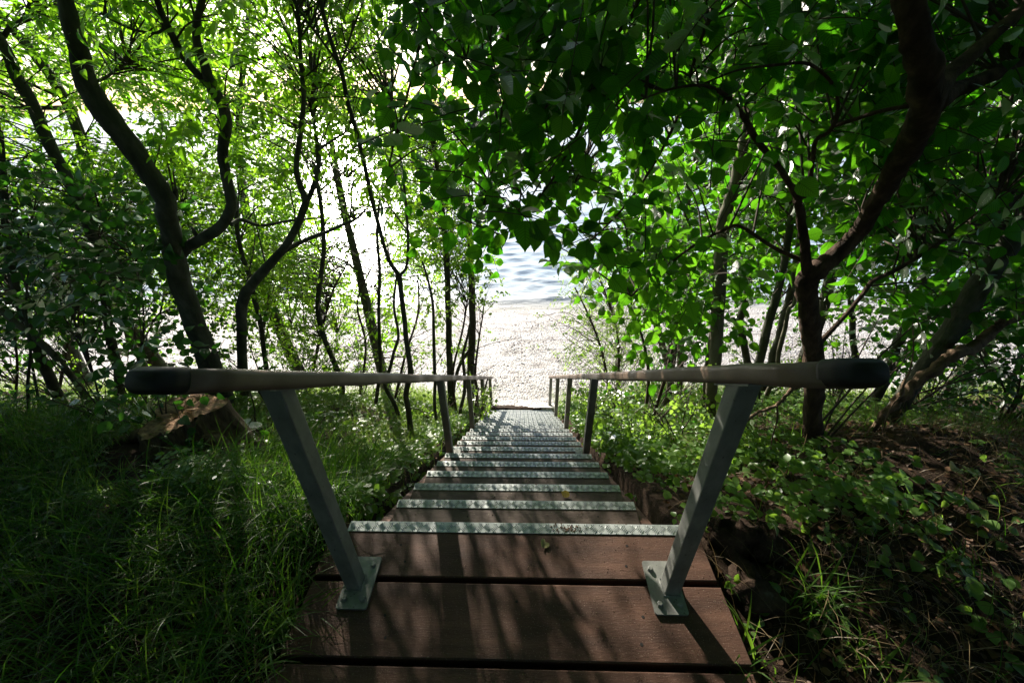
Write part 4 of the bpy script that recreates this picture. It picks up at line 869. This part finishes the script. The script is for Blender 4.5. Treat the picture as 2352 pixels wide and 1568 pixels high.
#@@GND@@
# ------------------------------------------------------------------ grass
def blades(name, label, pts, hmin, hmax, m, wid=(.003, .0055), lean=(.3, 1.3), dirbias=(0, 0), rows=6, cat='grass', stuff=True, loc=None, bright=0.0):
    P = np.asarray(pts, float); n = len(P); t = np.linspace(0, 1, rows)
    h = rng.uniform(hmin, hmax, n); a = rng.uniform(0, 2*np.pi, n); d = np.stack([np.cos(a)+dirbias[0], np.sin(a)+dirbias[1], np.zeros(n)], 1); d = nrmz(d)
    ln = rng.uniform(*lean, n); wd = rng.uniform(*wid, n)
    side = nrmz(np.cross(d, UP)+rng.normal(0, .35, (n, 3)))
    up = np.stack([np.zeros(n), np.zeros(n), np.ones(n)], 1)
    # arc: rises then bends over along d
    ang = ln[:, None]*t[None]**1.3*1.45+.12
    dx = np.cumsum(np.sin(ang), 1)-np.sin(ang[:, :1]); dz = np.cumsum(np.cos(ang), 1)-np.cos(ang[:, :1])
    C = P[:, None]+(d[:, None]*dx[..., None]+up[:, None]*dz[..., None])*(h/(rows-1))[:, None, None]
    wv = np.interp(t, [0, .3, .7, 1], [.7, 1, .75, .05])
    off = side[:, None]*(wd[:, None]*wv[None])[..., None]*.5
    V = np.stack([C-off, C+off], 2).reshape(-1, 3)
    base = (np.arange(n)*rows*2)[:, None]; k = np.arange(rows-1)[None]*2
    Fq = np.stack([base+k, base+k+1, base+k+3, base+k+2], -1).reshape(-1, 4)
    rn = np.repeat(rng.uniform(0, 1, n)*.8+bright, rows*2)
    o = quads(name, V, Fq, m, None, rn)
    tag(o, label, cat, None, 'stuff' if stuff else None); return o
STUMP = at_y(425, 962, 1.62)
def scatter(n, x0, x1, y0, y1, dens=None):
    x = rng.uniform(x0, x1, n*3); y = rng.uniform(y0, y1, n*3)
    clear = ~((x > PL-.02) & (x < PR+.02) & (y < Y0+.02)) & ~((x > XL-.05) & (x < XR+.05) & (y < Y0+NST*RUN+.05))
    cl = vnoise(x, y, 3.2, 31); keep = clear & (rng.uniform(size=n*3) < np.clip(.55+.45*cl, .08, 1))
    keep &= ((x-STUMP[0])**2+(y-STUMP[1]+.12)**2 > .33**2)
    if dens is not None: keep &= rng.uniform(size=n*3) < dens(x, y)
    x, y = x[keep][:n], y[keep][:n]; return np.stack([x, y, hgt(x, y)-.01], 1)
near = scatter(17000, -4.2, -.80, -.7, 1.9)
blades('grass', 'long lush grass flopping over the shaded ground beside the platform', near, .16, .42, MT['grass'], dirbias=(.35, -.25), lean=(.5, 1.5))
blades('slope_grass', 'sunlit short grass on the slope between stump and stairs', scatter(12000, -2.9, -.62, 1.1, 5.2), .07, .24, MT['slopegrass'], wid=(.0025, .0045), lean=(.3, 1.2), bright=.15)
foot = np.vstack([scatter(9000, -9, -.6, 4.6, 6.4, lambda x, y: np.clip(1.6-np.abs(y-5.4), 0, 1)), scatter(9000, .6, 10, 4.4, 6.3, lambda x, y: np.clip(1.6-np.abs(y-5.3), 0, 1))])
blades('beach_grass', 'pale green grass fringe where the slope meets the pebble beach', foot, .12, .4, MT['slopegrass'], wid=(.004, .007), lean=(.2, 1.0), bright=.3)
blades('shade_grass', 'thin grass under the trees on the shady side', np.vstack([scatter(900, .75, 4.2, -.6, 2.4), scatter(3800, 1.5, 5, 1.7, 4.4)]), .10, .28, MT['grass'], wid=(.002, .004), lean=(.5, 1.4))
blades('dry_grass', 'dry straw stalks lying tangled in the grass and on the bare soil', np.vstack([scatter(2600, -4, -.8, -.6, 2.2), scatter(5200, .72, 3.8, -.6, 2.6), scatter(1200, -2.6, -.62, 1.2, 4.6)]), .10, .38, MT['dry'], wid=(.0012, .0026), lean=(1.0, 1.75))
# low leafy ground cover -------------------------------------------------------
def cover(name, label, pts, size, kind, hgtm, m='herb', per=4):
    lv = Leaves()
    for p in pts:
        h = rng.uniform(.01, hgtm); c = p+np.array([rng.normal(0, .02), rng.normal(0, .02), h]); sh = rng.uniform()
        for q in range(per):
            a = rng.uniform(0, 6.28); d = np.array([math.cos(a), math.sin(a), rng.uniform(-.25, .45)])
            lv.add(c+d*.006, d, UP+rv(.35), size*rng.uniform(.5, 1.3), .5*sh+.5*rng.uniform())
    o = lv.build(name, kind, MT[m]); tag(o, label, 'ground cover', None, 'stuff'); return o
sunny = np.vstack([scatter(3000, .64, 1.75, 1.0, 5.2), scatter(1500, .63, .98, 1.0, 5.0), scatter(700, 1.6, 3, 2.2, 5.2)]); cover('ground_cover', 'small leaved plants carpeting the sunny slope on the shady side of the stairs', sunny, .036, T_BROADLO, .2)
cover('ground_cover', 'sparse creeping plants on the bare soil beside the platform', scatter(520, .74, 4.0, -.6, 1.5), .034, T_BROADLO, .06)
cover('ground_cover', 'low leafy plants among the grass between stump and stairs', np.vstack([scatter(1500, -2.4, -.62, 1.1, 5.0), scatter(900, -.95, -.62, 1.0, 5.0)]), .038, T_BROADLO, .12)
cover('ground_cover', 'tiny leaved plants shining in front of the tree stump', np.array([(p[0], p[1], hgt(p[0], p[1])) for p in [hit(rng.uniform(395, 600), rng.uniform(1020, 1150)) for k in range(420)]]), .024, T_SM, .16)
cover('ground_cover', 'shaded leafy floor of the wood behind the leaning log', scatter(700, 1.8, 5.5, 1.9, 4.6), .04, T_BROADLO, .2)
cover('ground_cover', 'leafy floor of the thicket behind the stump', scatter(1800, -6, -1.4, 1.8, 5.2), .045, T_BROADLO, .18)
lt = Leaves()
for p in np.vstack([scatter(11000, .68, 4.2, -.7, 2.2), scatter(3000, .62, 2.2, 1.0, 5), scatter(1500, -3.5, -.62, -.5, 4.5)]):
    a = rng.uniform(0, 6.28); lt.add(p+UP*rng.uniform(.012, .03), np.array([math.cos(a), math.sin(a), rng.normal(0, .25)]), UP+rv(.4), rng.uniform(.007, .036), rng.uniform())
tag(lt.build('leaf_litter', T_BROADLO, MT['litter']), 'brown crumbled leaves littering the soil', 'leaf litter', None, 'stuff')
# single plants and tufts -------------------------------------------------------
for px, py, n, sz, lab in ((2180, 1352, 5, .05, 'pale green round leaved plant lit by a sun fleck beside the tall grass tuft'), (2105, 1292, 5, .042, 'small plant with folded heart shaped leaves on bare soil in the shade'), (1978, 1268, 6, .045, 'trefoil plant with scalloped leaves next to the pine cone'), (1855, 1248, 7, .034, 'cluster of little round leaves between rotten log and trefoil plant'),
                           (2285, 1255, 6, .05, 'scalloped dark plant on the shaded floor close to the edge of view'), (1872, 1060, 7, .05, 'toothed plant in the sunlight at the foot of the elm trunk'), (2205, 1190, 6, .05, 'dim lobed plant in the deepest shade behind the log'), (745, 1190, 6, .045, 'bright sorrel-like plant beside the post among dark grass'), (545, 1140, 5, .036, 'upright little plant with yellow-green leaves in front of the stump root'), (760, 1082, 7, .04, 'low nettle plant in the lit grass close behind the post'), (2290, 1450, 6, .04, 'small leafy plant in the lowest corner of the shady floor')):
    c = hit(px, py); g = np.array([c[0], c[1], float(hgt(c[0], c[1]))]); r = empty('herb_plant', g, lab, 'plant', 'small plants on the forest floor'); lv = Leaves(); st = MB()
    for k in range(n):
        a = rng.uniform(0, 6.28); d = np.array([math.cos(a), math.sin(a), 0]); tip = g+d*rng.uniform(.02, .06)+UP*rng.uniform(.04, .11)
        st.tube([g, (g+tip)/2+UP*.012, tip], [.0014, .0012, .001], 4, cap=False); lv.add(tip, d+UP*rng.uniform(-.3, .3), UP+TOCAM*.3+rv(.2), sz*rng.uniform(.7, 1.2), rng.uniform(.3, 1))
    lv.build('leaves', T_BROAD, MT['herb'], r, 1.15); st.build('stalks', MT['twig'], r)
for px, py, n, h0, h1, lab in ((2178, 1318, 16, .1, .2, 'bright upright grass tuft in a sun fleck on the bare soil'), (1850, 1400, 46, .15, .34, 'arching dark grass tuft drooping at the platform edge near the shady post'), (2000, 1545, 26, .08, .2, 'broad bladed grass tuft low beside the soil patch'), (1700, 1545, 30, .12, .26, 'overhanging grass tuft beside the last platform board'), (690, 1480, 60, .14, .3, 'broad bladed grass clump leaning onto the platform boards'), (520, 1440, 50, .16, .3, 'fresh green grass clump rising from the flattened grass'), (820, 1190, 46, .1, .22, 'sunlit grass tuft right behind the front nosing')):
    c = hit(px, py); p = np.array([[c[0]+rng.normal(0, .035), c[1]+rng.normal(0, .035), 0] for k in range(n)]); p[:, 2] = hgt(p[:, 0], p[:, 1])-.005
    o = blades('grass_tuft', lab, p, h0, h1, MT['grass'], wid=(.004, .008), lean=(.25, 1.2), cat='grass tuft', stuff=False, bright=.2); o['group'] = 'grass tufts'
# stump ------------------------------------------------------------------------
sc = at_y(425, 962, 1.62); sg = float(hgt(sc[0], sc[1])); stump = empty('tree_stump', (sc[0], sc[1], sg), 'weathered brown tree stump with slanting sawn top and spreading roots', 'tree stump')
nt = 72; th = np.linspace(0, 2*np.pi, nt, endpoint=False); q = np.random.default_rng(12)
rad = .145+.022*np.sin(3*th+1)+.016*np.sin(5*th+.4)+.010*np.sin(9*th)+q.normal(0, .004, nt)
rad = rad*(1+.28*np.cos(th-math.radians(200))**2)
def topz(x, y): return sc[2]-sg+.05+.13*y+.10*x
b = MB(); rings = []; fr = [0, .12, .3, .55, .8, .95, 1.0]
flare = .12*np.clip(np.cos(th-R(-25)), 0, 1)**6+.16*np.clip(np.cos(th-R(190)), 0, 1)**6+.08*np.clip(np.cos(th-R(-100)), 0, 1)**6
for f_ in fr:
    r_ = rad*(1+.12*(1-f_))+flare*(1-f_)**1.6*1.6+q.normal(0, .0025, nt)+.006*np.sin(th*23)*(f_ < .98)
    x, y = r_*np.cos(th), r_*np.sin(th); z = np.where(True, (topz(x, y))*f_-.06*(1-f_), 0)
    rings.append(np.stack([sc[0]+x, sc[1]+y, sg+z], 1))
V = np.array(rings).reshape(-1, 3); nr_ = len(fr)
b.add(V, [(k*nt+j, k*nt+(j+1) % nt, (k+1)*nt+(j+1) % nt, (k+1)*nt+j) for k in range(nr_-1) for j in range(nt)])
b.build('bark', MT['deadwood'], stump)
b = MB(); V = []
fr2 = [1.0, .96, .85, .7, .55, .4, .25, .1]
for f_ in fr2:
    r_ = rad*f_; x, y = r_*np.cos(th), r_*np.sin(th); z = topz(x, y)+q.normal(0, .006, nt)+(-.018*np.exp(-((x+.03)**2+(y+.02)**2)/.002))+.005*np.sin(x*70+y*25)*(f_ < .97)
    V.append(np.stack([sc[0]+x, sc[1]+y, sg+z+.0015], 1))
b.add(np.array(V).reshape(-1, 3), [(k*nt+j, k*nt+(j+1) % nt, (k+1)*nt+(j+1) % nt, (k+1)*nt+j) for k in range(7) for j in range(nt)]+[tuple(7*nt+j for j in range(nt))])
def cutmat():
    m, N, Lk, out = mat('sawn_stump_top'); tc = N('TexCoord'); mp = N('Mapping'); mp.inputs['Scale'].default_value = (1, 1, .2); Lk(tc.outputs['Object'], mp.inputs[0])
    n = N('TexNoise', Scale=22, Detail=9, Roughness=.7); Lk(mp.outputs[0], n.inputs[0]); mp2 = N('Mapping'); mp2.inputs['Scale'].default_value = (14, 60, 1); mp2.inputs['Rotation'].default_value = (0, 0, .5); Lk(tc.outputs['Object'], mp2.inputs[0])
    wv = N('TexNoise', Scale=1, Detail=6, Roughness=.6); Lk(mp2.outputs[0], wv.inputs[0])
    r1 = ramp(N, [(.3, (.14, .07, .035)), (.5, (.36, .20, .10)), (.7, (.5, .31, .17))]); Lk(wv.outputs[0], r1.inputs[0]); r2 = ramp(N, [(.35, (.35, .33, .3)), (.55, (1, 1, 1))]); Lk(n.outputs[0], r2.inputs[0])
    mx = N('MixRGB', blend_type='MULTIPLY'); mx.inputs[0].default_value = 1; Lk(r1.outputs[0], mx.inputs[1]); Lk(r2.outputs[0], mx.inputs[2])
    p = N('BsdfPrincipled', Roughness=.85); Lk(mx.outputs[0], p.inputs['Base Color']); bb = N('Bump', Strength=1, Distance=.012); Lk(wv.outputs[0], bb.inputs['Height']); b2 = N('Bump', Strength=.8, Distance=.01); Lk(n.outputs[0], b2.inputs['Height']); Lk(bb.outputs[0], b2.inputs['Normal']); Lk(b2.outputs[0], p.inputs['Normal']); Lk(p.outputs[0], out.inputs[0]); return m
b.build('cut_face', cutmat(), stump)
for ang, tip, r0 in ((-28, (600, 1085), .075), (-12, (560, 1060), .05), (195, (255, 1010), .08), (250, (400, 1080), .05)):
    t_ = hit(*tip); s0 = np.array([sc[0]+.11*math.cos(R(ang)), sc[1]+.11*math.sin(R(ang)), sg+.13]); e = np.array([t_[0], t_[1], float(hgt(t_[0], t_[1]))-.03]); m_ = (s0+e)/2+UP*.02
    Q = catmull([s0, m_*.5+s0*.5+UP*.01, m_, e], 5); b = MB(); b.tube(Q, np.linspace(r0, .018, len(Q)), 10, wob=.3); b.build('root', MT['deadwood'], stump)
# rotten log at the platform edge -------------------------------------------------
a0, a1 = hit(1625, 1215), hit(1745, 1420); Q = catmull([a0+np.array([.02, 0, .03]), a0*.6+a1*.4+np.array([.03, 0, .035]), a1+UP*.02], 9); b = MB(); b.tube(Q, .055+.02*np.sin(np.linspace(0, 9, len(Q)))+rng.normal(0, .006, len(Q)), 14, wob=.5)
Q = catmull([hit(1660, 1250)+UP*.05, hit(1720, 1258)+UP*.06, hit(1800, 1285)+UP*.03], 8); b.tube(Q, np.interp(np.linspace(0, 1, len(Q)), [0, .5, 1], [.05, .075, .03]), 14, wob=.6)
tag(b.build('rotten_log', MT['rot'], None, loc=a0), 'crumbling grey lichened log rotting against the platform edge', 'log')
# fallen leaves, cone --------------------------------------------------------------
def fallen(px, py, z, size, ang, m, label, lift=.004):
    d = ray(px, py); p = CAM+d*((z-CAMZ)/d[2]); lv = Leaves(); a = R(ang); lv.add(p+UP*lift-np.array([math.cos(a), math.sin(a), .05])*size*.5, np.array([math.cos(a), math.sin(a), .12]), UP+np.array([.25, -.3, 0]), size, .5)
    o = lv.build('fallen_leaf', T_BROAD, MT[m], None, 1.0); tag(o, label, 'leaf', 'fallen leaves')
fallen(1252, 1247, .002, .045, 60, 'paleleaf', 'pale yellow-green fallen leaf on the front platform board')
fallen(1298, 1136, -2*RISE+.004, .05, 150, 'yellow', 'curled yellow fallen leaf on the second step', .008)
c = hit(2195, 1075); fallen(2195, 1075, c[2]+.03, .075, 20, 'paleleaf', 'large pale dead leaf in the dark under the trees')
c = hit(1919, 1277); b = MB(); P = [c+np.array([-.022, .004, .014]), c+np.array([0, 0, .016]), c+np.array([.024, -.004, .013])]
b.tube(catmull(P, 5), np.interp(np.linspace(0, 1, 11), [0, .3, .7, 1], [.005, .013, .012, .003]), 12, wob=.5); tag(b.build('pine_cone', MT['deadwood'], None, loc=c), 'little brown pine cone lying on the bare soil', 'pine cone')
# grit and twiglets on the boards ------------------------------------------------
OCT_F = [(0, 1, 4), (1, 2, 4), (2, 3, 4), (3, 0, 4), (1, 0, 5), (2, 1, 5), (3, 2, 5), (0, 3, 5)]
def octs(b, p, s, sq=.6):
    r = rng.uniform(.7, 1.3, 6)*s; a = rng.uniform(0, 1.57); c_, s_ = math.cos(a), math.sin(a)
    b.add([p+np.array([c_*r[0], s_*r[0], 0]), p+np.array([-s_*r[1], c_*r[1], 0]), p-np.array([c_*r[2], s_*r[2], 0]), p-np.array([-s_*r[3], c_*r[3], 0]), p+UP*r[4]*sq, p-UP*r[5]*sq], OCT_F)
b = MB()
for k in range(900): octs(b, np.array([rng.uniform(PL+.01, PR-.01), rng.choice([rng.uniform(.79, .95), rng.uniform(.54, .76), rng.uniform(.3, .51)]), .001]), rng.uniform(.0006, .0022))
for k in range(500):
    n = int(rng.integers(1, 12)); octs(b, np.array([rng.uniform(XL+.03, XR-.03), Y0+n*RUN-rng.uniform(.05, .2), -n*RISE+.001]), rng.uniform(.0007, .003))
for k in range(60): octs(b, np.array([.18+rng.normal(0, .03), Y0-.02+rng.normal(0, .01), .005]), rng.uniform(.002, .005))
for k in range(40):
    n = int(rng.integers(0, 9)); x, y = rng.uniform(XL+.05, XR-.05), Y0+n*RUN-rng.uniform(.055, .2); a = rng.uniform(0, 3.14); l = rng.uniform(.008, .03); z = -n*RISE+.002
    b.tube([(x, y, z), (x+l*.5*math.cos(a), y+l*.5*math.sin(a), z+.002), (x+l*math.cos(a+.3), y+l*math.sin(a+.3), z)], [.0008]*3, 4)
tag(b.build('debris', MT['deadwood'], smooth=False), 'crumbs of soil and broken twigs scattered on boards and steps', 'debris', None, 'stuff')
# pebbles and seaweed --------------------------------------------------------------
m, N, Lk, out = mat('beach_stone'); tc = N('TexCoord'); n = N('TexNoise', Scale=14, Detail=2); Lk(tc.outputs['Object'], n.inputs[0]); r = ramp(N, [(.35, (.16, .155, .15)), (.5, (.42, .41, .40)), (.65, (.66, .65, .64))]); Lk(n.outputs[0], r.inputs[0]); p = N('BsdfPrincipled', Roughness=.5); Lk(r.outputs[0], p.inputs['Base Color']); Lk(p.outputs[0], out.inputs[0])
b = MB()
for k in range(9000):
    y = 5.7+6*rng.uniform()**1.4; x = rng.uniform(-1, 1)*(1.6+.35*y) if k < 6500 else rng.uniform(-9, 9)
    octs(b, np.array([x, y, float(smoothmax(beachz(y), beachz(y), .25))+.055]), rng.uniform(.005, .02), .5)
tag(b.build('pebbles', m), 'loose grey and white pebbles covering the beach', 'pebbles', None, 'stuff')
lv = Leaves()
for k in range(5500):
    y = rng.choice([8.4, 8.4, 8.5, 7.6, 9.9, 9.3, 6.9])+rng.normal(0, .2); x = rng.uniform(-8, 8); 
    if vnoise(np.array([x]), np.array([y]), 3.0, 77)[0] < -.15: continue
    a = rng.uniform(0, 6.28); lv.add(np.array([x, y, beachz(y)+.07+rng.uniform(0, .02)]), np.array([math.cos(a), math.sin(a)*.4, rng.uniform(-.1, .5)]), UP+rv(.5), rng.uniform(.02, .08), 0)
tag(lv.build('seaweed', T_LAN, MT['weed']), 'dark dried seaweed lying in lines across the beach', 'seaweed', None, 'stuff')
# unseen leaf mass behind and above the viewpoint, added to block sky light --------------------------------------------
lv = Leaves()
for k in range(24000):
    if k < 12000: p = np.array([rng.uniform(-10, 10), rng.uniform(-6, -1.3), rng.uniform(0, 1)**.8*7])
    else: p = np.array([rng.uniform(-7, 7), rng.uniform(-3, 2.6), 0]); p[2] = 2.7+.32*max(0, p[1])+rng.uniform(0, 2.4)
    lv.add(p, rv(), rv(), rng.uniform(.16, .3), rng.uniform())
tag(lv.build('sky_block_leaves', T_BROADLO, MT['elm']), 'unseen loose leaves added behind and above the viewpoint to block sky light', 'sky_block_leaves', None, 'stuff')
